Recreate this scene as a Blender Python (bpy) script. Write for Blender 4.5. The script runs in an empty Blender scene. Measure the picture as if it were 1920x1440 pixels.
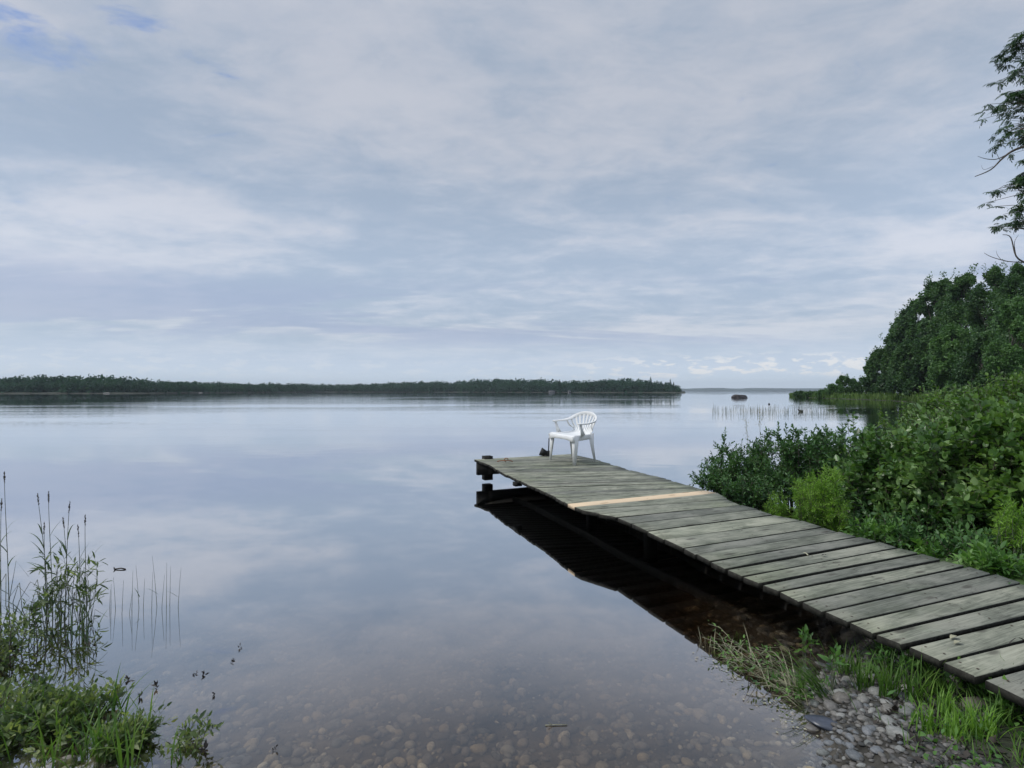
import bpy, bmesh, math, random
import numpy as np
from mathutils import Vector, Matrix, noise as mnoise

sc = bpy.context.scene
COL = sc.collection
R = math.radians
HC = 1.6            # eye height over the water
F = 1000.0 / 1920.0
PITCH = math.atan(13 / 1000)

# ---------------------------------------------------------------- helpers
def ray(u, v):
    x, y, z = (u - 960) / 1000, 1.0, -(v - 720) / 1000
    c, s = math.cos(PITCH), math.sin(PITCH)
    return x, y * c - z * s, y * s + z * c

def G(u, v, z=0.0):
    """ground point seen at (u, v) of the photograph, on the level z"""
    x, y, w = ray(u, v)
    t = (z - HC) / w
    return Vector((x * t, y * t, z))

def D(u, v, d):
    x, y, w = ray(u, v)
    t = d / y
    return Vector((x * t, d, HC + w * t))

def tag(o, label=None, cat=None, group=None, kind=None):
    if label: o['label'] = label
    if cat: o['category'] = cat
    if group: o['group'] = group
    if kind: o['kind'] = kind
    return o

def empty(name, loc, label, cat, group=None, rz=0.0):
    o = bpy.data.objects.new(name, None)
    COL.objects.link(o)
    o.location = loc
    o.rotation_euler = (0, 0, rz)
    o.empty_display_size = 0.1
    return tag(o, label, cat, group)

def link(name, me, mat=None, parent=None):
    o = bpy.data.objects.new(name, me)
    COL.objects.link(o)
    if mat is not None and len(me.materials) == 0:
        me.materials.append(mat)
    if parent is not None:
        o.parent = parent
    return o

def mesh_np(name, V, Fc, smooth=False):
    """V (n,3); Fc list of arrays, each (m,k) faces with k corners"""
    me = bpy.data.meshes.new(name)
    V = np.asarray(V, dtype=np.float32)
    arrs = [np.asarray(f, dtype=np.int32) for f in Fc if len(f)]
    nl = sum(a.size for a in arrs)
    npoly = sum(a.shape[0] for a in arrs)
    me.vertices.add(len(V))
    me.vertices.foreach_set('co', V.ravel())
    me.loops.add(nl)
    me.loops.foreach_set('vertex_index', np.concatenate([a.ravel() for a in arrs]))
    me.polygons.add(npoly)
    tot = np.concatenate([np.full(a.shape[0], a.shape[1], np.int32) for a in arrs])
    st = np.concatenate([[0], np.cumsum(tot)[:-1]]).astype(np.int32)
    me.polygons.foreach_set('loop_start', st)
    me.polygons.foreach_set('loop_total', tot)
    if smooth:
        me.polygons.foreach_set('use_smooth', np.ones(npoly, dtype=bool))
    me.update(calc_edges=True)
    me.validate()
    return me

class MB:
    """collects shapes of one part"""
    def __init__(self):
        self.v = []; self.f = {}
        self.n = 0
    def add(self, V, faces):
        V = np.asarray(V, dtype=np.float64)
        self.v.append(V)
        for f in faces:
            self.f.setdefault(len(f), []).append([i + self.n for i in f])
        self.n += len(V)
    def add_np(self, V, Fa):
        self.v.append(np.asarray(V))
        self.f.setdefault(Fa.shape[1], []).extend((Fa + self.n).tolist())
        self.n += len(V)
    def box(self, c, s, rot=None):
        x, y, z = s[0] / 2, s[1] / 2, s[2] / 2
        P = [Vector((a * x, b * y, d * z)) for d in (-1, 1) for b in (-1, 1) for a in (-1, 1)]
        if rot is not None: P = [rot @ p for p in P]
        P = [p + Vector(c) for p in P]
        self.add([tuple(p) for p in P], [(0, 2, 3, 1), (4, 5, 7, 6), (0, 1, 5, 4), (2, 6, 7, 3), (0, 4, 6, 2), (1, 3, 7, 5)])
    def hexa(self, P):
        self.add([tuple(p) for p in P], [(0, 3, 2, 1), (4, 5, 6, 7), (0, 1, 5, 4), (1, 2, 6, 5), (2, 3, 7, 6), (3, 0, 4, 7)])
    def tube(self, pts, rad, sides=5, cap=True):
        P = np.array([tuple(p) for p in pts], dtype=float)
        n = len(P)
        if not hasattr(rad, '__len__'): rad = [rad] * n
        T = np.gradient(P, axis=0)
        T /= (np.linalg.norm(T, axis=1)[:, None] + 1e-9)
        ref = np.array([0.31, 0.95, 0.05]) if abs(T[0][2]) > .5 else np.array([0, 0, 1.0])
        A = np.cross(T, ref); A /= (np.linalg.norm(A, axis=1)[:, None] + 1e-9)
        B = np.cross(T, A)
        ang = np.arange(sides) * 2 * math.pi / sides
        r = np.asarray(rad)[:, None, None]
        V = P[:, None, :] + r * (np.cos(ang)[None, :, None] * A[:, None, :] + np.sin(ang)[None, :, None] * B[:, None, :])
        V = V.reshape(-1, 3)
        fs = []
        for i in range(n - 1):
            for j in range(sides):
                k = (j + 1) % sides
                fs.append((i * sides + j, i * sides + k, (i + 1) * sides + k, (i + 1) * sides + j))
        if cap and sides > 4:
            fs.append(tuple(range(sides))[::-1]); fs.append(tuple((n - 1) * sides + j for j in range(sides)))
        self.add(V, fs)
    def sweep(self, pts, wide, w, t):
        """rectangular section with rounded edges along pts; wide = width direction per point"""
        P = [Vector(p) for p in pts]; n = len(P)
        V = []
        for i in range(n):
            T = (P[min(i + 1, n - 1)] - P[max(i - 1, 0)]).normalized()
            W = Vector(wide[i] if isinstance(wide, list) else wide)
            W = (W - T * W.dot(T)).normalized(); N = T.cross(W)
            ww = (w[i] if isinstance(w, list) else w) / 2; tt = (t[i] if isinstance(t, list) else t) / 2
            c = min(ww, tt) * .55
            for a, b in ((ww, tt - c), (ww - c, tt), (-ww + c, tt), (-ww, tt - c), (-ww, -tt + c), (-ww + c, -tt), (ww - c, -tt), (ww, -tt + c)):
                V.append(tuple(P[i] + W * a + N * b))
        fs = []
        for i in range(n - 1):
            for j in range(8):
                k = (j + 1) % 8
                fs.append((i * 8 + j, i * 8 + k, (i + 1) * 8 + k, (i + 1) * 8 + j))
        fs.append(tuple(range(8))[::-1]); fs.append(tuple((n - 1) * 8 + j for j in range(8)))
        self.add(V, fs)
    def build(self, name, mat, parent=None, smooth=False):
        V = np.concatenate(self.v) if self.v else np.zeros((0, 3))
        me = mesh_np(name, V, [np.array(a) for a in self.f.values()], smooth)
        return link(name, me, mat, parent)

# leaf templates: x = side, y = along, z = normal
def T_ovate(w=.36, fold=.10, tip=1.0):
    V = [(0, 0, 0), (0, .35, .0), (0, .7, -.02), (0, tip, -.08),
         (-w * .8, .18, fold), (-w, .45, fold * 1.1), (-w * .62, .76, fold * .5),
         (w * .8, .18, fold), (w, .45, fold * 1.1), (w * .62, .76, fold * .5)]
    Fq = [(0, 4, 5, 1), (1, 5, 6, 2), (0, 1, 8, 7), (1, 2, 9, 8)]
    Ft = [(2, 6, 3), (2, 3, 9)]
    return np.array(V, float), np.array(Fq), np.array(Ft)
def T_diamond(w=.18, fold=.05):
    V = [(0, 0, 0), (-w, .45, fold), (0, 1, 0), (w, .45, fold)]
    return np.array(V, float), np.zeros((0, 4), int), np.array([(0, 2, 1), (0, 3, 2)])
def T_quad(w=.5):
    V = [(-w * .6, 0, 0), (w * .7, .1, .05), (w, .7, .0), (-w * .3, 1, .08)]
    return np.array(V, float), np.array([(0, 1, 2, 3)]), np.zeros((0, 3), int)
def T_join(parts):
    V, Q, Tt, n = [], [], [], 0
    for v, q, t in parts:
        V.append(v); Q.append(q + n); Tt.append(t + n); n += len(v)
    return np.concatenate(V), np.concatenate(Q), np.concatenate(Tt)
def T_tr(t, scale, rot, off):
    v = t[0] * np.array(scale)
    M = np.array(rot.to_matrix()) if hasattr(rot, 'to_matrix') else np.array(rot)
    return (v @ M.T + np.array(off)), t[1], t[2]
def T_pinnate(n=4, w=.13):
    base = T_ovate(w * 1.25, .03)
    P = []
    for i in range(n):
        y = .22 + .62 * i / n
        droop = -.10 - .22 * (y ** 2)
        for s in (-1, 1):
            rot = Matrix.Rotation(-s * R(58), 3, 'Z') @ Matrix.Rotation(R(-24), 3, 'X')
            P.append(T_tr(base, (.40, .40, .40), rot, (0, y, droop + .1)))
    P.append(T_tr(base, (.42, .42, .42), Matrix.Rotation(R(-35), 3, 'X'), (0, .85, -.12)))
    return T_join(P)

class Leaves:
    def __init__(self, T):
        self.T = T; self.p = []; self.d = []; self.nn = []; self.s = []
    def put(self, p, d, n, s):
        self.p.append(tuple(p)); self.d.append(tuple(d)); self.nn.append(tuple(n)); self.s.append(s)
    def arrays(self):
        p = np.array(self.p); d = np.array(self.d); n = np.array(self.nn); s = np.array(self.s)
        return self.instance(p, d, n, s)
    def instance(self, p, d, n, s):
        d = d / (np.linalg.norm(d, axis=1)[:, None] + 1e-9)
        n = n - d * np.sum(n * d, axis=1)[:, None]
        n = n / (np.linalg.norm(n, axis=1)[:, None] + 1e-9)
        x = np.cross(d, n)
        tv, tq, tt = self.T
        V = p[:, None, :] + s[:, None, None] * (tv[None, :, 0:1] * x[:, None, :] + tv[None, :, 1:2] * d[:, None, :] + tv[None, :, 2:3] * n[:, None, :])
        off = (np.arange(len(p)) * len(tv))[:, None, None]
        out = []
        if len(tq): out.append((tq[None] + off).reshape(-1, 4))
        if len(tt): out.append((tt[None] + off).reshape(-1, 3))
        return V.reshape(-1, 3), out
    def build(self, name, mat, parent=None):
        V, fs = self.arrays()
        return link(name, mesh_np(name, V, fs), mat, parent)

# ---------------------------------------------------------------- materials
class NT:
    def __init__(self, tree):
        self.t = tree; self.n = tree.nodes; self.l = tree.links
    def new(self, typ, **kw):
        nd = self.n.new(typ)
        for k, v in kw.items():
            if k == 'inp':
                for a, b in v.items(): self.set(nd, a, b)
            else: setattr(nd, k, v)
        return nd
    def set(self, nd, key, val):
        s = nd.inputs[key]
        if isinstance(val, bpy.types.NodeSocket): self.l.new(val, s)
        elif isinstance(val, bpy.types.Node): self.l.new(val.outputs[0], s)
        else: s.default_value = val
    def math(self, op, a, b=None, c=None, clamp=False):
        nd = self.n.new('ShaderNodeMath'); nd.operation = op; nd.use_clamp = clamp
        self.set(nd, 0, a)
        if b is not None: self.set(nd, 1, b)
        if c is not None: self.set(nd, 2, c)
        return nd.outputs[0]
    def mix(self, f, a, b, mode='MIX', clamp=False):
        nd = self.n.new('ShaderNodeMix'); nd.data_type = 'RGBA'; nd.blend_type = mode
        nd.clamp_result = clamp
        self.set(nd, 0, f); self.set(nd, 6, a); self.set(nd, 7, b)
        return nd.outputs[2]
    def noise(self, vec, scale, detail=4, rough=.5, dist=0.0):
        nd = self.n.new('ShaderNodeTexNoise')
        nd.inputs['Scale'].default_value = scale; nd.inputs['Detail'].default_value = detail
        nd.inputs['Roughness'].default_value = rough; nd.inputs['Distortion'].default_value = dist
        if vec is not None: self.l.new(vec, nd.inputs['Vector'])
        return nd.outputs['Fac']
    def ramp(self, f, stops):
        nd = self.n.new('ShaderNodeValToRGB')
        cr = nd.color_ramp
        while len(cr.elements) < len(stops): cr.elements.new(.5)
        for e, (p, c) in zip(cr.elements, stops):
            e.position = p; e.color = c if len(c) == 4 else (*c, 1)
        self.set(nd, 0, f)
        return nd.outputs[0]
    def step(self, f, a, b):
        nd = self.n.new('ShaderNodeMapRange'); nd.interpolation_type = 'SMOOTHSTEP'
        self.set(nd, 0, f); nd.inputs[1].default_value = a; nd.inputs[2].default_value = b
        return nd.outputs[0]
    def mapping(self, vec, loc=(0, 0, 0), rot=(0, 0, 0), scale=(1, 1, 1)):
        nd = self.n.new('ShaderNodeMapping')
        self.l.new(vec, nd.inputs[0])
        nd.inputs[1].default_value = loc; nd.inputs[2].default_value = rot; nd.inputs[3].default_value = scale
        return nd.outputs[0]

def mat(name):
    m = bpy.data.materials.new(name); m.use_nodes = True
    nt = NT(m.node_tree)
    b = m.node_tree.nodes['Principled BSDF']
    return m, nt, b, m.node_tree.nodes['Material Output']

def c4(c): return (c[0], c[1], c[2], 1)

def leaf_mat(name, cols, gloss=.35, trans=.35, rough=.45, clump=2.0):
    """cols: colours spread from leaf to leaf and from clump to clump"""
    m, nt, b, out = mat(name)
    geo = nt.new('ShaderNodeNewGeometry')
    tc = nt.new('ShaderNodeTexCoord')
    n1 = nt.noise(tc.outputs['Object'], clump, 2, .5)
    f = nt.math('ADD', nt.math('MULTIPLY', geo.outputs['Random Per Island'], .55), nt.math('MULTIPLY', nt.step(n1, .35, .65), .45))
    k = len(cols)
    col = nt.ramp(f, [(i / (k - 1), c) for i, c in enumerate(cols)])
    nt.set(b, 'Base Color', col)
    b.inputs['Roughness'].default_value = rough
    b.inputs['Specular IOR Level'].default_value = gloss
    tr = nt.new('ShaderNodeBsdfTranslucent')
    nt.set(tr, 'Color', nt.mix(1.0, col, (1.25, 1.35, .55, 1), 'MULTIPLY'))
    mx = nt.new('ShaderNodeMixShader', inp={0: trans, 1: b.outputs[0], 2: tr.outputs[0]})
    nt.l.new(mx.outputs[0], out.inputs['Surface'])
    return m

def bark_mat(name, c1, c2, scale=12):
    m, nt, b, out = mat(name)
    tc = nt.new('ShaderNodeTexCoord')
    n = nt.noise(nt.mapping(tc.outputs['Object'], scale=(1, 1, .3)), scale, 5, .6)
    nt.set(b, 'Base Color', nt.ramp(n, [(.3, c1), (.7, c2)]))
    b.inputs['Roughness'].default_value = .85
    bp = nt.new('ShaderNodeBump', inp={'Strength': .4, 'Distance': .01, 'Height': n})
    nt.l.new(bp.outputs[0], b.inputs['Normal'])
    return m

DOCK_A = math.atan2(2.434, 6.313)   # the dock runs this far off the y axis
def wood_mat(name, new=False, dark=False):
    m, nt, b, out = mat(name)
    tc = nt.new('ShaderNodeTexCoord'); geo = nt.new('ShaderNodeNewGeometry')
    # turn so that local x runs along a board
    v = nt.mapping(tc.outputs['Object'], rot=(0, 0, -R(24)))
    rnd = geo.outputs['Random Per Island']
    comb = nt.new('ShaderNodeCombineXYZ')
    nt.set(comb, 0, nt.math('MULTIPLY', rnd, 37.0)); nt.set(comb, 1, nt.math('MULTIPLY', rnd, 91.0)); nt.set(comb, 2, nt.math('MULTIPLY', rnd, 13.0))
    va = nt.new('ShaderNodeVectorMath', operation='ADD'); nt.l.new(v, va.inputs[0]); nt.l.new(comb.outputs[0], va.inputs[1])
    vv = va.outputs[0]
    grain = nt.noise(nt.mapping(vv, scale=(1.3, 26, 10)), 3.2, 6, .62, .6)
    fine = nt.noise(nt.mapping(vv, scale=(3, 90, 40)), 4, 4, .6)
    blot = nt.noise(nt.mapping(vv, scale=(1, 2.2, 1)), 2.4, 5, .6, .5)
    blot2 = nt.noise(nt.mapping(vv, loc=(7, 3, 1), scale=(1, 1.6, 1)), 7.0, 4, .6)
    knot = nt.new('ShaderNodeTexVoronoi', inp={'Scale': 1.0}); nt.l.new(nt.mapping(vv, scale=(3.0, 9.0, 0)), knot.inputs['Vector'])
    kn = nt.step(knot.outputs['Distance'], .09, .22)
    if new:
        col = nt.ramp(grain, [(.3, (.60, .44, .28)), (.7, (.76, .61, .43))])
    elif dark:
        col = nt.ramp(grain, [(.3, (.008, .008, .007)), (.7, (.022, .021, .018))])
    else:
        a = nt.ramp(grain, [(.28, (.088, .094, .072)), (.5, (.188, .196, .156)), (.72, (.296, .302, .240))])
        col = nt.mix(nt.math('MULTIPLY', nt.step(blot, .45, .66), .45), a, (.40, .39, .32, 1))
        col = nt.mix(nt.math('MULTIPLY', nt.step(blot, .46, .30), .65), col, (.075, .082, .062, 1))
        col = nt.mix(nt.math('MULTIPLY', nt.step(blot2, .60, .70), .45), col, (.085, .085, .07, 1))
        col = nt.mix(nt.math('MULTIPLY', nt.step(blot2, .36, .30), .4), col, (.34, .36, .29, 1))
        # board to board tone
        tone = nt.math('ADD', nt.math('MULTIPLY', rnd, .50), .72)
        tn = nt.new('ShaderNodeCombineXYZ'); nt.set(tn, 0, tone); nt.set(tn, 1, tone); nt.set(tn, 2, nt.math('ADD', nt.math('MULTIPLY', tone, .8), .18))
        col = nt.mix(1.0, col, tn.outputs[0], 'MULTIPLY')
    if not new and not dark:
        crk = nt.noise(nt.mapping(vv, scale=(.9, 34, 1)), 2.2, 2, .5, .4)
        cm = nt.math('MULTIPLY', nt.step(nt.math('ABSOLUTE', nt.math('SUBTRACT', crk, .5)), .012, .002), nt.step(blot2, .50, .58))
        col = nt.mix(nt.math('MULTIPLY', cm, .8), col, (.03, .028, .022, 1))
        alg = nt.noise(nt.mapping(tc.outputs['Object'], loc=(2, 5, 0)), .9, 5, .65)
        col = nt.mix(nt.math('MULTIPLY', nt.step(alg, .50, .66), .40), col, nt.mix(1.0, col, (.80, .88, .68, 1), 'MULTIPLY'))
    kc = (.30, .18, .10, 1) if new else (.06, .055, .045, 1)
    col = nt.mix(nt.math('MULTIPLY', nt.math('SUBTRACT', 1.0, kn), .7), col, kc)
    nt.set(b, 'Base Color', col)
    b.inputs['Roughness'].default_value = .8
    b.inputs['Specular IOR Level'].default_value = .25
    h = nt.math('ADD', nt.math('MULTIPLY', grain, .7), nt.math('MULTIPLY', fine, .4))
    bp = nt.new('ShaderNodeBump', inp={'Strength': .5, 'Distance': .006, 'Height': h})
    nt.l.new(bp.outputs[0], b.inputs['Normal'])
    return m

def plain(name, c, rough=.5, spec=.5, var=.0, scale=8, metal=0):
    m, nt, b, out = mat(name)
    tc = nt.new('ShaderNodeTexCoord')
    n = nt.noise(tc.outputs['Object'], scale, 5, .6)
    c2 = tuple(x * (1 - var) for x in c); c3 = tuple(min(1, x * (1 + var)) for x in c)
    nt.set(b, 'Base Color', nt.ramp(n, [(.35, c2), (.65, c3)]))
    b.inputs['Roughness'].default_value = rough
    b.inputs['Specular IOR Level'].default_value = spec
    b.inputs['Metallic'].default_value = metal
    return m

def stone_mat(name, stops, rnd_from='island', rough=.6):
    m, nt, b, out = mat(name)
    tc = nt.new('ShaderNodeTexCoord')
    r = nt.new('ShaderNodeNewGeometry').outputs['Random Per Island'] if rnd_from == 'island' else nt.new('ShaderNodeObjectInfo').outputs['Random']
    k = len(stops)
    base = nt.ramp(r, [(i / (k - 1), c) for i, c in enumerate(stops)])
    n = nt.noise(tc.outputs['Object'], 40 if rnd_from == 'island' else 3.5, 5, .65)
    col = nt.mix(nt.step(n, .35, .7), nt.mix(1.0, base, (.65, .65, .65, 1), 'MULTIPLY'), base)
    nt.set(b, 'Base Color', col)
    b.inputs['Roughness'].default_value = rough
    bp = nt.new('ShaderNodeBump', inp={'Strength': .25, 'Distance': .004, 'Height': n})
    nt.l.new(bp.outputs[0], b.inputs['Normal'])
    return m

M = {}
M['alder'] = leaf_mat('alder_leaf', [(.032, .076, .024), (.070, .152, .042), (.138, .248, .072), (.29, .41, .18)], .5, .3, .36)
M['alder2'] = leaf_mat('alder_leaf_light', [(.04, .09, .025), (.09, .18, .04), (.17, .28, .065)], .4, .35, .42)
M['willow'] = leaf_mat('willow_leaf', [(.030, .075, .030), (.065, .15, .05), (.13, .25, .085)], .4, .3, .45, 4)
M['bright'] = leaf_mat('spirea_leaf', [(.09, .20, .035), (.18, .34, .05), (.30, .48, .09)], .3, .4, .5, 5)
M['herb'] = leaf_mat('herb_leaf', [(.04, .10, .03), (.10, .22, .05), (.18, .32, .08)], .4, .35, .45, 4)
M['gale'] = leaf_mat('gale_leaf', [(.04, .075, .035), (.09, .14, .06), (.18, .24, .10), (.34, .39, .18)], .4, .4, .45, 6)
M['tree'] = leaf_mat('tree_leaf', [(.026, .066, .026), (.052, .118, .040), (.10, .19, .055)], .4, .35, .5, .3)
M['tree2'] = leaf_mat('tree_leaf_light', [(.04, .10, .03), (.08, .17, .05), (.13, .24, .07)], .3, .3, .5, .3)
M['ash'] = leaf_mat('ash_leaf', [(.014, .040, .018), (.026, .068, .024), (.05, .11, .035)], .5, .3, .4, 2)
M['far'] = leaf_mat('far_leaf', [(.012, .044, .030), (.024, .072, .044), (.040, .105, .056)], .2, .25, .6, .05)
M['grass'] = leaf_mat('grass_blade', [(.05, .11, .025), (.10, .20, .04), (.18, .29, .06)], .3, .4, .5, 6)
M['bankgrass'] = leaf_mat('bank_grass', [(.05, .10, .03), (.09, .16, .04), (.14, .21, .06)], .2, .3, .6, .15)
M['reed'] = leaf_mat('reed_leaf', [(.04, .07, .035), (.07, .12, .05), (.13, .20, .07)], .3, .3, .5, 6)
M['reedstem'] = plain('reed_stem', (.11, .125, .085), .6, .3, .4, 20)
M['seed'] = plain('seed_head', (.11, .085, .075), .8, .2, .3, 30)
M['drygrass'] = plain('dry_stem', (.30, .29, .20), .7, .2, .3, 20)
M['bark'] = bark_mat('bark', (.05, .04, .032), (.14, .12, .10), 14)
M['treebark'] = bark_mat('tree_bark', (.05, .045, .038), (.13, .12, .10), 3)
M['wood'] = wood_mat('weathered_board')
M['newwood'] = wood_mat('fresh_board', new=True)
M['edgeshade'] = plain('board_edge_shade', (.030, .029, .024), .85, .2, .45, 30)  # dark board ends; also paints shade into the gaps and undersides
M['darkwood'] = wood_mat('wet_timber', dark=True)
M['plastic'] = plain('white_plastic', (.78, .785, .775), .42, .5, .05, 9)
M['black'] = plain('black_rubber', (.012, .012, .013), .55, .4, .2, 20)
M['rust'] = plain('rust', (.28, .11, .05), .8, .3, .4, 60)
M['nail'] = plain('nail_head', (.055, .035, .025), .7, .3, .4, 90)
M['debris'] = plain('wet_debris', (.035, .028, .022), .6, .4, .3, 30)
M['pebble'] = stone_mat('lakebed_pebble', [(.06, .06, .055), (.13, .12, .105), (.20, .19, .18), (.34, .29, .19), (.11, .12, .125), (.52, .49, .40)], 'island', .8)
M['stone'] = stone_mat('shore_stone', [(.09, .10, .105), (.19, .20, .21), (.15, .135, .115), (.29, .29, .27), (.12, .13, .12)], 'object', .55)
M['gravel'] = stone_mat('gravel', [(.035, .036, .034), (.075, .075, .07), (.12, .11, .10), (.19, .185, .17)], 'island', .7)
M['slate'] = stone_mat('slate', [(.05, .06, .085), (.07, .08, .10)], 'object', .35)
M['boulder'] = stone_mat('boulder', [(.06, .055, .06), (.09, .08, .08)], 'object', .8)
M['shorerock'] = plain('shore_rock', (.05, .055, .042), .9, .2, .4, .3)
M['palerock'] = plain('pale_rock', (.26, .25, .22), .8, .3, .3, .5)
M['farwall'] = plain('painted_wall', (.55, .56, .56), .7, .3, .05, 1)
M['farroof'] = plain('dark_roof', (.08, .09, .10), .7, .3, .1, 1)
M['glasswin'] = plain('window_pane', (.03, .035, .04), .15, .5, .1, 1)
M['duck'] = plain('duck_feathers', (.05, .042, .035), .7, .3, .4, 30)
M['farhill'] = plain('far_hill', (.03, .05, .04), .9, .1, .25, .004)
# ---------------------------------------------------------------- camera
cam = bpy.data.cameras.new('camera'); co = bpy.data.objects.new('camera', cam); COL.objects.link(co)
cam.sensor_width = 36; cam.lens = 36 * 1000 / 1920; cam.clip_start = .05; cam.clip_end = 30000
co.location = (0, 0, HC); co.rotation_euler = (R(90) + PITCH, 0, 0)
sc.camera = co
sc.view_settings.view_transform = 'Standard'; sc.view_settings.look = 'None'
sc.view_settings.exposure = .25; sc.view_settings.gamma = 1
sc.render.engine = 'CYCLES'
sc.cycles.use_denoising = True
sc.cycles.max_bounces = 8; sc.cycles.transparent_max_bounces = 12
sc.cycles.caustics_reflective = False; sc.cycles.caustics_refractive = False
sc.cycles.volume_bounces = 0
sc.cycles.sample_clamp_indirect = 6

# ---------------------------------------------------------------- light
SUN_E, SUN_AZ = R(48), R(266)      # azimuth clockwise from +y: behind and to the left
sd = Vector((math.sin(SUN_AZ) * math.cos(SUN_E), math.cos(SUN_AZ) * math.cos(SUN_E), math.sin(SUN_E)))
sl = bpy.data.lights.new('sun', 'SUN'); sl.energy = 1.9; sl.angle = R(12); sl.color = (1, .965, .91)
so = bpy.data.objects.new('sun', sl); COL.objects.link(so)
so.rotation_euler = (-sd).to_track_quat('-Z', 'Y').to_euler()

w = bpy.data.worlds.new('World'); sc.world = w; w.use_nodes = True
nt = NT(w.node_tree)
for n_ in list(nt.n): nt.n.remove(n_)
wo = nt.new('ShaderNodeOutputWorld')
sky = nt.new('ShaderNodeTexSky', sky_type='NISHITA', sun_disc=False, sun_elevation=SUN_E, sun_rotation=SUN_AZ)
sky.air_density = 1.0; sky.dust_density = .6; sky.ozone_density = 1.2
tc = nt.new('ShaderNodeTexCoord')
sx = nt.new('ShaderNodeSeparateXYZ'); nt.l.new(tc.outputs['Generated'], sx.inputs[0])
X, Y, Z = sx.outputs
Zc = nt.math('MAXIMUM', Z, 0.0)
den = nt.math('ADD', Zc, .10)
cx = nt.math('DIVIDE', X, den); cy = nt.math('DIVIDE', Y, den)
cp = nt.new('ShaderNodeCombineXYZ'); nt.set(cp, 0, cx); nt.set(cp, 1, cy)
P2 = cp.outputs[0]
# broad tone, smaller mottling, fine texture on a flat cloud deck
nA = nt.noise(nt.mapping(P2, loc=(3.1, 1.7, 0), rot=(0, 0, .25), scale=(.42, .62, 1)), 1.0, 5, .55, .7)
nB = nt.noise(nt.mapping(P2, loc=(8.3, 2.2, 0), rot=(0, 0, -.2), scale=(1.4, 1.9, 1)), 1.0, 6, .60, .5)
nC = nt.noise(nt.mapping(P2, loc=(1.3, 5.2, 0), scale=(3.4, 4.6, 1)), 1.3, 6, .66, .3)
tone = nt.math('ADD', nt.math('ADD', nt.math('MULTIPLY', nA, .42), nt.math('MULTIPLY', nB, .34)), nt.math('MULTIPLY', nC, .24))
tone = nt.step(tone, .40, .615)
cloud = nt.ramp(tone, [(0.0, (.340, .412, .520)), (.35, (.408, .466, .562)), (.65, (.474, .514, .594)), (1.0, (.545, .568, .632))])
# sky elevation tangent
el = nt.math('DIVIDE', Zc, nt.math('MAXIMUM', nt.math('SQRT', nt.math('ADD', nt.math('MULTIPLY', X, X), nt.math('MULTIPLY', Y, Y))), .001))
az = nt.math('DIVIDE', X, nt.math('MAXIMUM', Y, .02))
def gauss(v, c, s):
    d = nt.math('DIVIDE', nt.math('SUBTRACT', v, c), s)
    return nt.math('POWER', 2.718, nt.math('MULTIPLY', nt.math('MULTIPLY', d, d), -1.0))
front = nt.step(Y, 0.0, .2)
# the cloud deck is thicker and duller high ahead, brighter at a middle height and right
lift = nt.math('ADD', .90, nt.math('MULTIPLY', gauss(el, .20, .17), .18))
lift = nt.math('ADD', lift, nt.math('MULTIPLY', nt.math('MULTIPLY', gauss(el, .33, .16), nt.step(az, .3, 1.0)), .10))
lv = nt.new('ShaderNodeCombineXYZ'); [nt.set(lv, i, lift) for i in range(3)]
cloud = nt.mix(1.0, cloud, lv.outputs[0], 'MULTIPLY')
# long blue grey bands low over the horizon
nS = nt.noise(nt.mapping(P2, loc=(2.0, .4, 0), scale=(.26, .85, 1)), 1.0, 5, .6, .6)
band = nt.math('MULTIPLY', nt.step(nS, .47, .56), nt.math('MULTIPLY', nt.step(el, .06, .10), nt.step(el, .22, .15)))
cloud = nt.mix(nt.math('MULTIPLY', band, .70), cloud, (.325, .385, .540, 1))
# pale clear strip at the horizon with small puffs
blue = nt.mix(1.0, sky.outputs[0], (.095, .095, .095, 1), 'MULTIPLY')
strip_c = nt.mix(nt.step(el, .0, .06), (.60, .71, .84, 1), (.52, .61, .76, 1))
strip = nt.math('MULTIPLY', nt.step(el, .12, .03), .85)
base = nt.mix(strip, cloud, strip_c)
ce = nt.new('ShaderNodeCombineXYZ'); nt.set(ce, 0, nt.math('MULTIPLY', az, 24.0)); nt.set(ce, 1, nt.math('MULTIPLY', el, 95.0))
nP = nt.noise(ce.outputs[0], 1.0, 5, .6, .3)
puffmask = nt.math('MULTIPLY', nt.math('MULTIPLY', nt.step(el, .018, .03), nt.step(el, .075, .045)), front)
puff = nt.math('MULTIPLY', nt.math('MULTIPLY', nt.step(nP, .50, .60), puffmask), nt.math('ADD', .25, nt.math('MULTIPLY', nt.step(az, .0, .35), .75)))
base = nt.mix(nt.math('MULTIPLY', puff, .85), base, (.80, .79, .80, 1))
# breaks of open blue: upper left corner
nH = nt.noise(nt.mapping(P2, loc=(4.4, 9.2, 0), scale=(3.2, 4.4, 1)), 1.6, 7, .64, .5)
hm = nt.math('ADD', nt.math('MULTIPLY', gauss(az, -.97, .20), gauss(el, .50, .06)), nt.math('MULTIPLY', nt.math('MULTIPLY', gauss(az, -.72, .10), gauss(el, .58, .03)), .9))
hm = nt.math('ADD', hm, nt.math('MULTIPLY', nt.math('MULTIPLY', gauss(az, -.57, .08), gauss(el, .54, .025)), .55))
hole = nt.math('MULTIPLY', nt.step(nt.math('ADD', nt.math('MULTIPLY', hm, .42), nt.math('MULTIPLY', nH, 1.5)), .93, 1.40), front)
base = nt.mix(nt.math('MULTIPLY', hole, .85), base, nt.mix(.5, blue, (.13, .25, .62, 1)))
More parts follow.
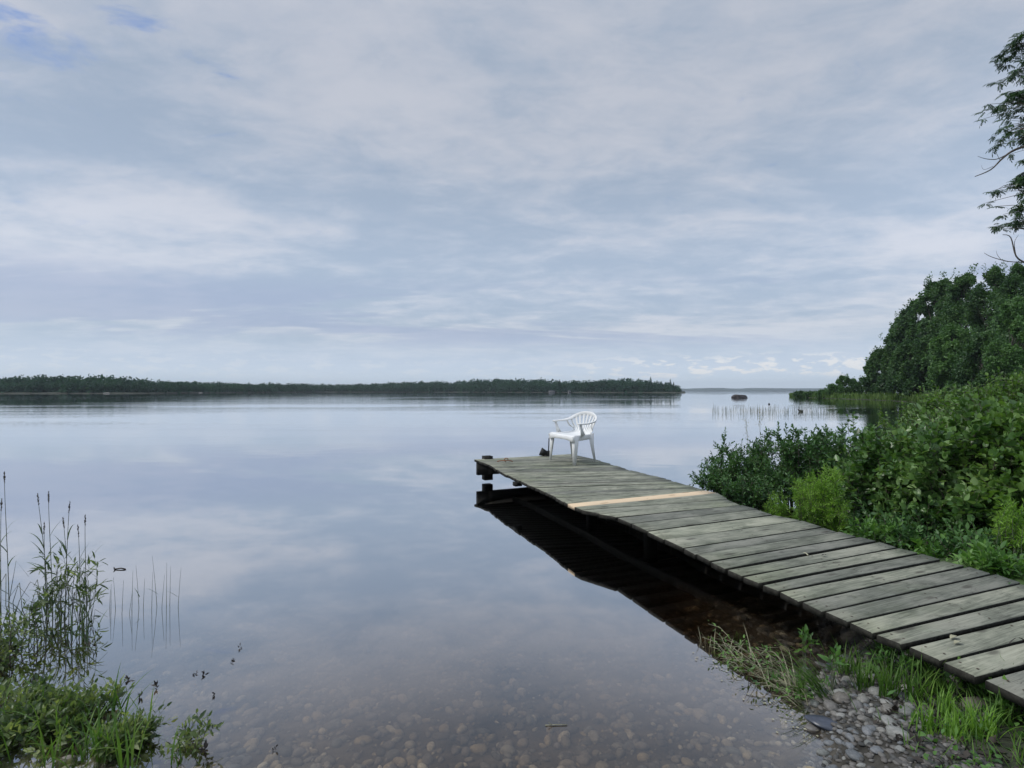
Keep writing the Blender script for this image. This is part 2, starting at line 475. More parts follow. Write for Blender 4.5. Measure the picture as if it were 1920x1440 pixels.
# cloud overhead, out of view, brightened to add soft light on the dock
up = nt.math('ADD', 1.0, nt.math('MULTIPLY', nt.step(Z, .62, .92), .9))
uv_ = nt.new('ShaderNodeCombineXYZ'); [nt.set(uv_, i, up) for i in range(3)]
base = nt.mix(1.0, base, uv_.outputs[0], 'MULTIPLY')
base = nt.mix(.12, base, blue)
bg = nt.new('ShaderNodeBackground'); nt.set(bg, 'Color', base); bg.inputs['Strength'].default_value = 1.0
nt.l.new(bg.outputs[0], wo.inputs['Surface'])

# ---------------------------------------------------------------- ground
SHX = [-6000, -200, -60, -12, -6, -4, -2.6, -1.9, -1.2, -.5, .8, 1.25, 1.42, 1.50, 1.62, 1.9, 2.4, 3.0, 3.6, 4.5, 6, 9, 15, 24, 40, 51, 59, 64, 70.5, 73.5, 78, 95, 130, 6000]
SHY = [-6000, -120, -20, 6.5, 3.9, 3.05, 2.45, 2.05, 1.7, 1.45, 1.5, 1.95, 2.35, 2.7, 3.0, 3.25, 3.8, 5.0, 6.4, 7.8, 9.2, 11.3, 18.75, 30, 50, 64, 80, 94, 133, 141, 150, 158, 165, 165]
SHX = np.array(SHX, float); SHY = np.array(SHY, float)
def fbm(x, y, s, seed=0.0):
    x = x * s + seed; y = y * s - seed * 1.7
    r = np.sin(x * 1.3 + 1.7 * np.sin(y * .9 + .3)) + np.sin(y * 1.7 + 1.3 * np.sin(x * 1.1 + 2.1)) + .5 * np.sin(x * 3.1 + y * 2.3 + 1.2 * np.sin(y * 2.9)) + .35 * np.sin(x * 6.1 - y * 5.3 + 1.1 * np.sin(x * 4.7))
    return r / 2.85
def ground_z(x, y):
    x = np.asarray(x, float); y = np.asarray(y, float)
    s = np.interp(x, SHX, SHY) - y
    near = np.exp(-np.maximum(y, 0) / 25)
    s = s + .10 * fbm(x, y, 2.1) * near
    land = .30 * (1 - np.exp(-np.maximum(s, 0) * .22 / .30)) + .9 * (1 - np.exp(-np.maximum(s - 2, 0) * .03))
    bed = -2.8 * (1 - np.exp(np.minimum(s, 0) * .115 / 2.8))
    z = np.where(s > 0, land, bed)
    return z + .012 * fbm(x, y, 5.3, 2) * near + .02 * fbm(x, y, 1.3, 5) * near
def gz(x, y): return float(ground_z(x, y))

def axis(lo, hi, step, far, g=1.05):
    a = list(np.arange(lo, hi, step)); s = step; p = a[-1]
    while p < far: s *= g; p += s; a.append(min(p, far))
    s = step; p = lo; b = []
    while p > -far: s *= g; p -= s; b.append(max(p, -far))
    return np.array(b[::-1] + a)
ax = axis(-4, 5, .06, 6000); ay = axis(.5, 8, .06, 6000)
ay = ay[ay > -60]
XX, YY = np.meshgrid(ax, ay)
ZZ = ground_z(XX, YY)
V = np.stack([XX.ravel(), YY.ravel(), ZZ.ravel()], 1)
nx, ny = len(ax), len(ay)
ii = np.arange(nx - 1)[None, :] + nx * np.arange(ny - 1)[:, None]
Q = np.stack([ii, ii + 1, ii + 1 + nx, ii + nx], -1).reshape(-1, 4)
m, nt, b, out = mat('ground')
geo = nt.new('ShaderNodeNewGeometry'); sp = nt.new('ShaderNodeSeparateXYZ'); nt.l.new(geo.outputs['Position'], sp.inputs[0])
pos = geo.outputs['Position']
n1 = nt.noise(pos, 9, 6, .65); n2 = nt.noise(pos, 1.6, 4, .6); n3 = nt.noise(pos, .12, 4, .6)
grav = nt.ramp(n1, [(.3, (.035, .032, .027)), (.5, (.085, .075, .06)), (.7, (.16, .145, .12))])
soil = nt.ramp(n1, [(.3, (.022, .021, .018)), (.7, (.075, .07, .06))])
grs = nt.ramp(nt.math('ADD', nt.math('MULTIPLY', n2, .5), nt.math('MULTIPLY', n3, .5)), [(.35, (.025, .05, .018)), (.65, (.07, .12, .035))])
col = nt.mix(nt.step(sp.outputs[2], -.03, .05), grav, soil)
col = nt.mix(nt.math('MULTIPLY', nt.step(sp.outputs[2], .08, .30), nt.step(n2, .3, .6)), col, grs)
col = nt.mix(nt.math('MULTIPLY', nt.step(sp.outputs[1], 20, 40), nt.step(sp.outputs[2], .03, .1)), col, grs)
nt.set(b, 'Base Color', col); b.inputs['Roughness'].default_value = .9; b.inputs['Specular IOR Level'].default_value = .2
bp = nt.new('ShaderNodeBump', inp={'Strength': .6, 'Distance': .02, 'Height': n1}); nt.l.new(bp.outputs[0], b.inputs['Normal'])
tag(link('ground', mesh_np('ground', V, [Q], True), m), kind='structure')

# ---------------------------------------------------------------- water
m, nt, b, out = mat('lake_water')
nt.n.remove(b)
geo = nt.new('ShaderNodeNewGeometry'); pos = geo.outputs['Position']
sp = nt.new('ShaderNodeSeparateXYZ'); nt.l.new(pos, sp.inputs[0])
r1 = nt.noise(nt.mapping(pos, rot=(0, 0, .2), scale=(.8, 1.9, 1)), 1.3, 3, .5, .3)
r2 = nt.noise(nt.mapping(pos, rot=(0, 0, -.15), scale=(.10, .55, 1)), .55, 3, .5)
r3 = nt.noise(nt.mapping(pos, rot=(0, 0, .1), scale=(1, 2.5, 1)), 3.4, 2, .5)
wind = nt.step(nt.noise(nt.mapping(pos, loc=(3, 8, 0), scale=(.02, .09, 1)), 1.0, 3, .5), .42, .62)
amp = nt.math('ADD', nt.math('ADD', .03, nt.math('MULTIPLY', wind, .05)), nt.math('MULTIPLY', nt.step(sp.outputs[1], 7, 30), nt.math('ADD', .25, nt.math('MULTIPLY', wind, .9))))
h = nt.math('ADD', nt.math('ADD', r1, nt.math('MULTIPLY', r2, 1.5)), nt.math('MULTIPLY', r3, .25))
bp = nt.new('ShaderNodeBump', inp={'Distance': .0075, 'Height': nt.math('MULTIPLY', h, amp), 'Strength': 1.0})
gl = nt.new('ShaderNodeBsdfGlossy', inp={'Roughness': .015, 'Color': (.97, .98, 1, 1)})
nt.l.new(bp.outputs[0], gl.inputs['Normal'])
lw = nt.new('ShaderNodeLayerWeight', inp={'Blend': .5}); nt.l.new(bp.outputs[0], lw.inputs['Normal'])
fac = nt.ramp(lw.outputs['Facing'], [(p_, (q_, q_, q_)) for p_, q_ in ((0, .05), (.40, .09), (.47, .20), (.57, .46), (.66, .66), (.835, .82), (.9, .89), (1, .97))])
tr = nt.new('ShaderNodeBsdfTransparent', inp={'Color': (.96, .94, .90, 1)})
mx = nt.new('ShaderNodeMixShader', inp={0: fac, 1: tr.outputs[0], 2: gl.outputs[0]})
nt.l.new(mx.outputs[0], out.inputs['Surface'])
va = nt.new('ShaderNodeVolumeAbsorption', inp={'Color': (.62, .53, .42, 1), 'Density': 6.5})
nt.l.new(va.outputs[0], out.inputs['Volume'])
WZ = 0.0
me = mesh_np('water', [(-6000, -60, WZ), (6000, -60, WZ), (6000, 6000, WZ), (-6000, 6000, WZ)], [np.array([(0, 1, 2, 3)])])
tag(link('water', me, m), kind='structure')

# ---------------------------------------------------------------- air
mb = MB(); mb.box((0, 3000, 48), (12400, 6400, 104))
mh = bpy.data.materials.new('air'); mh.use_nodes = True
nt = NT(mh.node_tree)
for n_ in list(nt.n): nt.n.remove(n_)
oo = nt.new('ShaderNodeOutputMaterial'); pv = nt.new('ShaderNodeVolumePrincipled')
pv.inputs['Color'].default_value = (.80, .90, 1, 1); pv.inputs['Density'].default_value = 1.5e-4
nt.l.new(pv.outputs[0], oo.inputs['Volume'])
HAZE = mb.build('haze', mh); tag(HAZE, kind='stuff')
# ---------------------------------------------------------------- dock
PR_Y = [2.2, 3.2, 4.9, 5.6, 7.0, 8.2, 8.7, 9.1, 9.4]
PR_Z = [.330, .335, .358, .365, .370, .376, .386, .404, .408]
def dz(y): return float(np.interp(y, PR_Y, PR_Z))
def GD(u, v):
    z = .37
    for _ in range(6):
        p = G(u, v, z); z = dz(p.y)
    return p
# gaps between boards: left end (u, v), right end (u, v)
SEAMS = [((889, 861.5), (1070, 851)), ((916, 870.6), (1125, 864)), ((940, 885.6), (1183, 882)), ((1002, 914), (1278, 906)),
         ((1022.5, 922.5), (1303, 914.5)), ((1064, 945), (1323, 919.8)), ((1076.5, 951), (1345, 924.5)), ((1090, 956), (1363.8, 936)),
         ((1156.7, 970), (1388, 946.6)), ((1183, 981.7), (1420, 954.6)), ((1213, 996), (1452, 965)), ((1245, 1011), (1503.4, 975.6)),
         ((1281.7, 1028), (1543.8, 988.4)), ((1305, 1039), (1572, 997)), ((1331.7, 1053), (1606.6, 1006.6)), ((1361.7, 1066.7), (1643, 1016)),
         ((1391.7, 1081), (1680, 1026.7)), ((1425.7, 1095), (1723, 1037)), ((1461, 1109), (1763, 1050)), ((1501.6, 1128), (1811.6, 1061.3)),
         ((1543.5, 1147), (1860, 1076)), ((1591, 1167), (1913, 1093)), ((1640, 1188), (1970, 1110)), ((1696.5, 1211), (2035, 1130)),
         ((1765.6, 1240), (2105, 1153)), ((1838.7, 1270), (2185, 1180)), ((1925, 1312), (2270, 1212))]
SPLIT = {0: 3, 1: 6, 2: 10, 3: 2, 4: 6, 7: 2}       # tight seams between the open ones
rnd = random.Random(5)
seams = []
for i in range(len(SEAMS) - 1):
    a = (GD(*SEAMS[i][0]), GD(*SEAMS[i][1])); b_ = (GD(*SEAMS[i + 1][0]), GD(*SEAMS[i + 1][1]))
    k = SPLIT.get(i, 1)
    for j in range(k):
        t = (j + (rnd.uniform(-.08, .08) if j else 0)) / k
        gap = ((.030 if i > 14 else .024) if i > 6 else .014) if j == 0 else .003
        if i == 7: gap = .004 if j else .010
        if i == 6 or i == 5: gap = .003
        seams.append((a[0].lerp(b_[0], t), a[1].lerp(b_[1], t), gap * rnd.uniform(.75, 1.25), i, j))
seams.append((GD(*SEAMS[-1][0]), GD(*SEAMS[-1][1]), .015, len(SEAMS) - 1, 0))
# carry the boards on to the shore, out of the picture
L0, R0 = seams[-1][0], seams[-1][1]; dL = seams[-1][0] - seams[-3][0]; dR = seams[-1][1] - seams[-3][1]
for q in range(1, 8):
    seams.append((L0 + dL * .5 * q, R0 + dR * .5 * q, .015, 90 + q, 0))
deck, newb = MB(), MB()
TH = .038
bd = random.Random(11)
board_list = []
for k in range(len(seams) - 1):
    A, B = seams[k], seams[k + 1]
    L0, R0, L1, R1 = A[0].copy(), A[1].copy(), B[0].copy(), B[1].copy()
    dv = (L1 - L0).normalized()
    L0 += dv * A[2] * .5; L1 -= dv * B[2] * .5
    dv = (R1 - R0).normalized()
    R0 += dv * A[2] * .5; R1 -= dv * B[2] * .5
    al = (R0 - L0).normalized()
    el_, er_ = bd.uniform(-.007, .008), bd.uniform(-.025, .025)
    L0 -= al * el_; L1 -= al * el_; R0 += al * er_; R1 += al * er_
    warp = [bd.uniform(-.0035, .0035) for _ in range(4)]
    n = 9
    V = []; c = .004
    sag = bd.uniform(-.004, .003); tw = bd.uniform(-1, 1)
    for i in range(n):
        t = i / (n - 1)
        P0 = L0.lerp(R0, t); P1 = L1.lerp(R1, t)
        P0.z = P0.z + warp[0] * (1 - t) + warp[1] * t + sag * 4 * t * (1 - t)
        P1.z = P1.z + warp[2] * (1 - t) + warp[3] * t + sag * 4 * t * (1 - t)
        wob = .0007 * math.sin(t * 9 + tw * 6)
        w_ = (P1 - P0).normalized()
        P0 = P0 + w_ * wob; P1 = P1 + w_ * .0006 * math.sin(t * 7 + tw * 3)
        up = Vector((0, 0, 1))
        for P_, h_ in ((P0, -c), (P0 + w_ * c, 0), (P1 - w_ * c, 0), (P1, -c), (P1, -TH), (P0, -TH)):
            V.append(tuple(P_ + up * h_))
    fs = []
    for i in range(n - 1):
        for j in range(6):
            q = (j + 1) % 6
            fs.append((i * 6 + j, i * 6 + q, (i + 1) * 6 + q, (i + 1) * 6 + j))
    fs.append(tuple(range(6))[::-1]); fs.append(tuple((n - 1) * 6 + j for j in range(6)))
    tgt = newb if A[3] == 5 else deck
    tgt.add(V, fs)
    board_list.append((L0, R0, L1, R1))
LF, RF = seams[0][0], seams[0][1]
LN, RN = seams[-1][0], seams[-1][1]
dock = empty('dock', (LN.x, LN.y, 0), 'long weathered grey plank dock on low posts running out into the lake', 'dock')
inv = Matrix.Translation(-Vector((LN.x, LN.y, 0)))
def dchild(mb_, name, m_, smooth=False):
    o = mb_.build(name, m_, None, smooth); o.parent = dock; o.matrix_parent_inverse = inv
    return o
o = dchild(deck, 'decking', M['wood']); o.data.materials.append(M['edgeshade'])
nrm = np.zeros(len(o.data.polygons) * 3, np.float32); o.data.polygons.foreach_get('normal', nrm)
o.data.polygons.foreach_set('material_index', (nrm.reshape(-1, 3)[:, 2] < .3).astype(np.int32))  # sides, ends and undersides coloured dark, so gaps read as shade
o = dchild(newb, 'board', M['newwood']); o.data.materials.append(M['edgeshade'])
for p_ in o.data.polygons: p_.material_index = 1 if p_.normal.z < -.5 else 0  # shade below the fresh board painted onto its underside
o['label'] = 'fresh pale replacement board across the grey decking'
# stringers below
def edge(t, side):   # point t metres in from the left edge (side 0..1 across)
    s = max(0, min(len(seams) - 1.001, t * (len(seams) - 1)))
    i = int(s); f = s - i
    a = seams[i][0].lerp(seams[i][1], side); b2 = seams[i + 1][0].lerp(seams[i + 1][1], side)
    return a.lerp(b2, f)
for side in (.36, .70):
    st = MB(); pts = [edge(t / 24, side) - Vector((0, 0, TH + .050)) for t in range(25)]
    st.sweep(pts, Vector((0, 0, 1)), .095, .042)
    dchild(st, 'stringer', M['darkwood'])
# end header beam
al = (RF - LF).normalized(); fw = (seams[0][0] - seams[6][0]).normalized()
hb = MB()
zb = .145; zt = LF.z - TH - .001
# header beam on the very end: wide dark timber under the deck
ctr = (LF + RF) / 2 - fw * .07
rot = Matrix(((al.x, fw.x, 0), (al.y, fw.y, 0), (0, 0, 1)))
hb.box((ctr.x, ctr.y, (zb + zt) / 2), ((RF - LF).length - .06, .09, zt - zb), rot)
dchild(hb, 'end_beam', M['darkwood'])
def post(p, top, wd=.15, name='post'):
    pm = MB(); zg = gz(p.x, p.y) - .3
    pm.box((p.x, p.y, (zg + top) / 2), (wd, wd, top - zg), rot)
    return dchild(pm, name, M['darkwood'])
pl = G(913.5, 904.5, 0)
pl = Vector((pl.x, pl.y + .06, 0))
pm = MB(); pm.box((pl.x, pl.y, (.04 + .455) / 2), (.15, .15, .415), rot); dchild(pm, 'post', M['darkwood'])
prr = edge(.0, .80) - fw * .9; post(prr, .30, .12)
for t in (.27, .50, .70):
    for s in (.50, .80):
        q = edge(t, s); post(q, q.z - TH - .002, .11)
# small stub block under the left edge
q = GD(966, 898); sb = MB(); sb.box((q.x + .03, q.y, q.z - TH - .03), (.10, .10, .055), rot); dchild(sb, 'block', M['darkwood'])
# nail heads
nl = MB()
for (L0, R0, L1, R1) in board_list[20:]:
    for s in (.05, .5, .95):
        for f in (.25, .75):
            p = L0.lerp(R0, s).lerp(L1.lerp(R1, s), f + bd.uniform(-.06, .06)); p += Vector((bd.uniform(-.01, .01), 0, .0012))
            a = [(p.x + .0065 * math.cos(k * 1.047), p.y + .0065 * math.sin(k * 1.047), p.z + .001) for k in range(6)]
            nl.add(a, [tuple(range(6))])
nl_o = dchild(nl, 'nail', M['nail']); nl_o['kind'] = 'stuff'

# things lying on the dock
q = GD(947, 866)
rc = empty('rusty_hook', q, 'small rusty orange iron hook lying on the far corner boards', 'hook')
h1 = MB(); h1.tube([q + Vector((-.13 + .26 * t, .03 * math.sin(t * 9), .006 + .02 * math.sin(t * 3.1))) for t in [i / 8 for i in range(9)]], .007, 6)
h1.tube([q + Vector((.02 + .03 * math.cos(a), 0, .035 + .03 * math.sin(a))) for a in [i * .5 for i in range(10)]], .007, 6)
o = h1.build('shank', M['rust'], None, True); o.parent = rc; o.matrix_parent_inverse = Matrix.Translation(-q)
for k, (u, v, L, a, lab) in enumerate([(1510, 1041, .05, 1.9, 'tiny pale straw lying across a seam in mid dock'), (1455, 1227, .05, .4, 'curled dry leaf on the second lit board near the picture edge'),
                                     (1907, 1207, .10, .2, 'dark curled bark strip at the right end of the near boards'), (1795, 1208, .045, .35, 'pale dry leaf on the near boards beside a long scratch'),
                                     (1545, 1043, .04, .2, 'small dark leaf scrap in the middle of the dock')]):
    if v == 1227: u, v = 1788, 1198
    p = GD(u, v) + Vector((0, 0, .005))
    lf = MB()
    n = 5
    dirv = Vector((math.cos(a), math.sin(a), 0)); sd_ = Vector((-math.sin(a), math.cos(a), 0))
    Vv = []; Ff = []
    for i in range(n + 1):
        t = i / n; wv = .28 * L * math.sin(math.pi * (t * .9 + .05)) if 'leaf' in lab else .004
        c_ = p + dirv * L * (t - .5) + Vector((0, 0, .012 * math.sin(t * 3) * (L / .05)))
        Vv += [tuple(c_ + sd_ * wv), tuple(c_ - sd_ * wv + Vector((0, 0, .004)))]
    for i in range(n): Ff.append((2 * i, 2 * i + 1, 2 * i + 3, 2 * i + 2))
    lf.add(Vv, Ff)
    o = lf.build('straw' if 'straw' in lab else ('bark_strip' if 'bark' in lab else 'fallen_leaf'), M['drygrass'] if 'pale' in lab or 'curled dry' in lab else M['debris'])
    tag(o, lab, 'straw' if 'straw' in lab else ('bark' if 'bark' in lab else 'leaf'))

# ---------------------------------------------------------------- chair
pA = GD(1076.5, 873); pA.z = dz(pA.y)
back = Vector((.775, .632, 0)).normalized()     # from the front of the chair to its back
right = Vector((back.y, -back.x, 0))            # towards leg A
WF, DF = .58, .54                                 # spacing of the feet
org = pA - right * (WF / 2) + back * (DF / 2)
ch = empty('garden_chair', (org.x, org.y, dz(org.y)), 'white plastic garden armchair with a slatted fan back at the end of the dock', 'chair')
# tilt with the deck
zA = dz(pA.y); C_ = pA - right * WF; B_ = pA + back * DF
xax = (Vector((pA.x, pA.y, zA)) - Vector((C_.x, C_.y, dz(C_.y) + .012))).normalized()
yax = (Vector((B_.x, B_.y, dz(B_.y))) - Vector((pA.x, pA.y, zA))).normalized()
zax = xax.cross(yax).normalized(); yax = zax.cross(xax)
Mch = Matrix((xax, yax, zax)).transposed()
ch.rotation_euler = Mch.to_euler()
bpy.context.view_layer.update()
a_local = Mch.inverted() @ (Vector((pA.x, pA.y, zA)) - ch.location)
zoff = a_local.z
def leg_front(s):
    mb_ = MB()
    # L section that tapers downwards: a front face and a side face
    x0 = s * .285; x1 = s * .29
    mb_.sweep([(x0 - s * .035, -.262, .475 + zoff), (x0 - s * .022, -.265, .27 + zoff), (x1 - s * .012, -.268, 0 + zoff)], Vector((1, 0, 0)), [.085, .058, .036], [.010, .010, .010])
    mb_.sweep([(x0, -.215, .475 + zoff), (x0 + s * .002, -.228, .27 + zoff), (x1 + s * .006, -.250, 0 + zoff)], Vector((0, 1, 0)), [.115, .078, .044], [.010, .010, .010])
    return mb_
def leg_back(s):
    mb_ = MB()
    mb_.sweep([(s * .235, .185, .478 + zoff), (s * .245, .205, .27 + zoff), (s * .262, .262, 0 + zoff)], Vector((0, 1, 0)), [.13, .075, .046], [.010, .010, .010])
    mb_.sweep([(s * .205, .245, .478 + zoff), (s * .226, .238, .27 + zoff), (s * .248, .283, 0 + zoff)], Vector((1, 0, 0)), [.07, .05, .034], [.010, .010, .010])
    return mb_
for s in (-1, 1):
    leg_front(s).build('leg', M['plastic'], ch)
    leg_back(s).build('leg', M['plastic'], ch)
# seat: dished shell with an apron
Z0 = zoff
def seat_pt(u, v):   # u across -1..1, v front 0..1 back
    hw = .285 - .055 * v - .03 * max(0, (v - .8)) * 5 * .5
    fr_ = .02 * (1 - u * u)
    x = u * hw; y = -.285 - fr_ * (1 - v) + .53 * v
    z = .487 - .022 * math.cos(u * 1.4) * math.sin(min(1, v * 1.15) * math.pi) - .018 * v
    if v < .08: z -= (.08 - v) ** 2 * 3.5
    return (x, y, z + Z0)
nu, nv = 14, 14
V = [seat_pt(-1 + 2 * i / nu, j / nv) for j in range(nv + 1) for i in range(nu + 1)]
fs = [(j * (nu + 1) + i, j * (nu + 1) + i + 1, (j + 1) * (nu + 1) + i + 1, (j + 1) * (nu + 1) + i) for j in range(nv) for i in range(nu)]
sm = MB()
top = len(V)
V2 = V + [(x, y, z - .008) for (x, y, z) in V]
fs2 = fs + [tuple(i + top for i in f)[::-1] for f in fs]
ringi = [i for i in range(nu + 1)] + [(j * (nu + 1) + nu) for j in range(1, nv + 1)] + [nv * (nu + 1) + i for i in range(nu - 1, -1, -1)] + [j * (nu + 1) for j in range(nv - 1, 0, -1)]
nr = len(ringi)
for k in range(nr):
    a, b2 = ringi[k], ringi[(k + 1) % nr]
    fs2.append((a, a + top, b2 + top, b2))
sm.add(V2, fs2)
so_ = sm.build('seat', M['plastic'], ch, True)
apn = MB()
ring = [Vector(V[i]) for i in ringi] + [Vector(V[ringi[0]])]
hh = []
for p in ring:
    cx_ = abs(p.x) / .285
    hh.append(.050 + .040 * cx_ ** 3)
ctrp = Vector((0, 0, 0))
apn.sweep([(p.x * 1.012, p.y + (.003 if p.y > 0 else -.003), p.z - .006 - h_ / 2) for p, h_ in zip(ring, hh)], Vector((0, 0, 1)), hh, .009)
apn.build('apron', M['plastic'], ch)
# arm rail: both armrests and the rim of the back in one band
half = [((.292, -.185, .668), (1, 0, 0), .058), ((.298, -.08, .668), (1, 0, 0), .062), ((.302, .03, .668), (1, 0, .05), .062), ((.300, .13, .676), (1, .1, .35), .056),
        ((.288, .215, .690), (.8, .1, .7), .056), ((.258, .275, .722), (.55, -.05, .9), .060), ((.205, .318, .754), (.35, -.15, 1), .064), ((.140, .342, .778), (.18, -.2, 1), .068), ((.070, .355, .790), (.07, -.22, 1), .070), ((0, .358, .793), (0, -.22, 1), .070)]
pts = [Vector(h_[0]) for h_ in half]; wd_ = [Vector(h_[1]) for h_ in half]; ws = [h_[2] for h_ in half]
ptsL = [Vector((-p.x, p.y, p.z)) for p in pts[:-1]][::-1]; wdL = [Vector((w_.x, -w_.y, -w_.z)) for w_ in wd_[:-1]][::-1]
wdR = wd_
allp = pts + ptsL
allw = wdR[:-1] + [Vector((0, -.22, 1))] + [Vector((-w_.x, w_.y, w_.z)) for w_ in wd_[:-1]][::-1]
allws = ws + ws[:-1][::-1]
# refine with Catmull-Rom
def cat(P, k=4):
    out_ = []
    n = len(P)
    for i in range(n - 1):
        p0, p1, p2, p3 = P[max(i - 1, 0)], P[i], P[i + 1], P[min(i + 2, n - 1)]
        for j in range(k):
            t = j / k
            out_.append(.5 * ((2 * p1) + (p2 - p0) * t + (2 * p0 - 5 * p1 + 4 * p2 - p3) * t * t + (3 * p1 - p0 - 3 * p2 + p3) * t ** 3))
    out_.append(P[-1]); return out_
zv = Vector((0, 0, Z0))
cp_ = cat(allp); cw_ = cat(allw); cws = [x.x for x in cat([Vector((a, 0, 0)) for a in allws])]
ar = MB(); ar.sweep([p + zv for p in cp_], cw_, cws, .022)
ar.build('arm_rail', M['plastic'], ch)
for s in (-1, 1):
    am = MB()
    am.sweep([Vector((s * .282, -.065, .46 + Z0)), Vector((s * .290, -.105, .56 + Z0)), Vector((s * .294, -.140, .655 + Z0))], Vector((0, 1, 0)), [.110, .060, .050], [.010, .010, .010])
    am.build('arm_post', M['plastic'], ch)
# back: slats from seat to rim
bk = MB()
N = len(cp_)
for k in range(11):
    s = -1 + 2 * k / 10
    th = s * 1.0
    xb = .200 * s; yb = .235 - .05 * s * s
    # rim point: arc position
    tix = .5 + s * -.335
    pt = cp_[int(round(tix * (N - 1)))]
    p0 = Vector((xb, yb, .462)); p3 = Vector((pt.x * .985, pt.y, pt.z - .004))
    mid1 = Vector((xb * 1.08, yb + .045, .53)); mid2 = p0.lerp(p3, .55) + Vector((0, .012, 0))
    P_ = cat([p0, mid1, mid2, p3], 5)
    bk.sweep([p + zv for p in P_], Vector((1, .35 * -s, 0)), .034, .009)
P_ = [Vector((.215 * s, .242 - .05 * s * s, .458 + Z0)) for s in [i / 6 for i in range(-6, 7)]]
bk.sweep(P_, Vector((0, 0, 1)), .07, .010)
bk.build('backrest', M['plastic'], ch)

# black scoop with an upright handle behind the front leg
q = GD(1021, 855.5); q.y += .02; q.z = dz(q.y)
sc_ = empty('dustpan', q, 'small black lobby dustpan with a thin upright handle behind the chair leg', 'dustpan')
s1 = MB()
V = [(-.10, -.03, .02), (.03, -.03, .0), (.05, -.03, .09), (-.045, -.03, .155), (-.10, .05, .02), (.03, .05, .0), (.05, .05, .09), (-.045, .05, .155)]
s1.hexa([Vector(a) for a in V]); o = s1.build('pan', M['black'], sc_)
s1 = MB(); s1.box((.055, .01, .045), (.085, .07, .10)); s1.box((.04, .01, .012), (.09, .09, .018)); s1.build('hinge', M['black'], sc_)
s1 = MB(); s1.tube([(.072, .01, .07), (.080, .01, .20), (.084, .01, .33)], .010, 8); s1.build('handle', M['black'], sc_, True)
# ---------------------------------------------------------------- plants
def bez(a, b_, c_, d_, n):
    out_ = []
    for i in range(n + 1):
        t = i / n; s = 1 - t
        out_.append(a * (s ** 3) + b_ * (3 * s * s * t) + c_ * (3 * s * t * t) + d_ * (t ** 3))
    return out_
def rv(r):
    while True:
        v = Vector((r.uniform(-1, 1), r.uniform(-1, 1), r.uniform(-1, 1)))
        if .05 < v.length < 1: return v.normalized()

def grow_shrub(name, label, cat_, group, base, blobs, nmain, nside, twig, leafT, leaf_len, step, lm, seed, base_r=.15, stem_r=.008, bark='bark', updir=.5, top_bias=.0, droop=0, parent=None):
    """stems arching from the base into the crown volume, side twigs, leaves along them"""
    r = random.Random(seed)
    root = empty(name, base, label, cat_, group)
    st = MB(); lv = Leaves(leafT)
    wts = [b[6] if len(b) > 6 else b[3] * b[4] * b[5] for b in blobs]
    def leafrun(pts, ln):
        # leaves along the last ln metres of pts
        L = 0; cnt = 0; phase = r.uniform(0, 6.28)
        for i in range(len(pts) - 1, 0, -1):
            seg = pts[i] - pts[i - 1]; sl_ = seg.length
            if sl_ < 1e-5: continue
            T = seg / sl_
            m_ = max(1, int(sl_ / step + r.random()))
            for q in range(m_):
                p = pts[i] - seg * (q / m_)
                phase += 2.4
                A = T.cross(Vector((.3, .2, 1))).normalized(); B = T.cross(A)
                rad = A * math.cos(phase) + B * math.sin(phase)
                d = (rad * .9 + T * (.55 if L > .02 else 1.5) + Vector((0, 0, .22 - droop)) + rv(r) * .25)
                n = Vector((0, 0, 1)) * .9 + rad * .35 + rv(r) * .55
                lv.put(p, d, n, leaf_len * r.uniform(.6, 1.15) * (.7 if L < .02 else 1))
            L += sl_
            if L > ln: break
    for k in range(nmain):
        b = r.choices(blobs, wts)[0]
        dr = rv(r)
        if r.random() < top_bias: dr.z = abs(dr.z)
        rr = r.random() ** .38
        T = Vector((b[0] + dr.x * b[3] * rr, b[1] + dr.y * b[4] * rr, b[2] + dr.z * b[5] * rr))
        T.z = max(T.z, base[2] + .04)
        a = r.uniform(0, 6.28); q = base_r * math.sqrt(r.random())
        # stem foot pulled towards the place under its tip
        S = Vector((base[0] + q * math.cos(a), base[1] + q * math.sin(a), 0))
        S.x += (T.x - S.x) * .45; S.y += (T.y - S.y) * .45
        S.z = min(gz(S.x, S.y), base[2]) - .02
        h = T - S
        P = bez(S, S + Vector((h.x * .1, h.y * .1, h.z * .45)) + rv(r) * .04, T - Vector((h.x * .25, h.y * .25, h.z * .22)) + rv(r) * .08 * min(1, h.length), T, 9)
        ln = h.length
        st.tube(P, [stem_r * (1 - .75 * i / 9) for i in range(10)], 4)
        leafrun(P, twig * 1.3)
        for s_ in range(nside):
            t = r.uniform(.35, .97); i = int(t * 9); p = P[i].lerp(P[min(i + 1, 9)], t * 9 - i)
            out_ = (p - Vector((b[0], b[1], b[2])))
            out_ = out_.normalized() if out_.length > .01 else rv(r)
            d = (out_ * .5 + rv(r) * .8 + Vector((0, 0, updir))).normalized()
            L = twig * r.uniform(.6, 1.3)
            bend = rv(r) * .3
            Q = [p + d * L * q / 3 + bend * L * (q / 3) ** 2 * .5 for q in range(4)]
            st.tube(Q, [stem_r * .4, stem_r * .32, stem_r * .25, stem_r * .15], 3)
            leafrun(Q, L)
    inv_ = Matrix.Translation(-Vector(base))
    o1 = st.build('stems', M[bark], None, True); o1.parent = root; o1.matrix_parent_inverse = inv_
    o2 = lv.build('foliage', lm); o2.parent = root; o2.matrix_parent_inverse = inv_
    return root

OV = T_ovate(.36, .09); OVN = T_ovate(.24, .06); LAN = T_diamond(.17, .05); LIN = T_diamond(.10, .03)
def on(x, y, dz_=0): return (x, y, gz(x, y) + dz_)

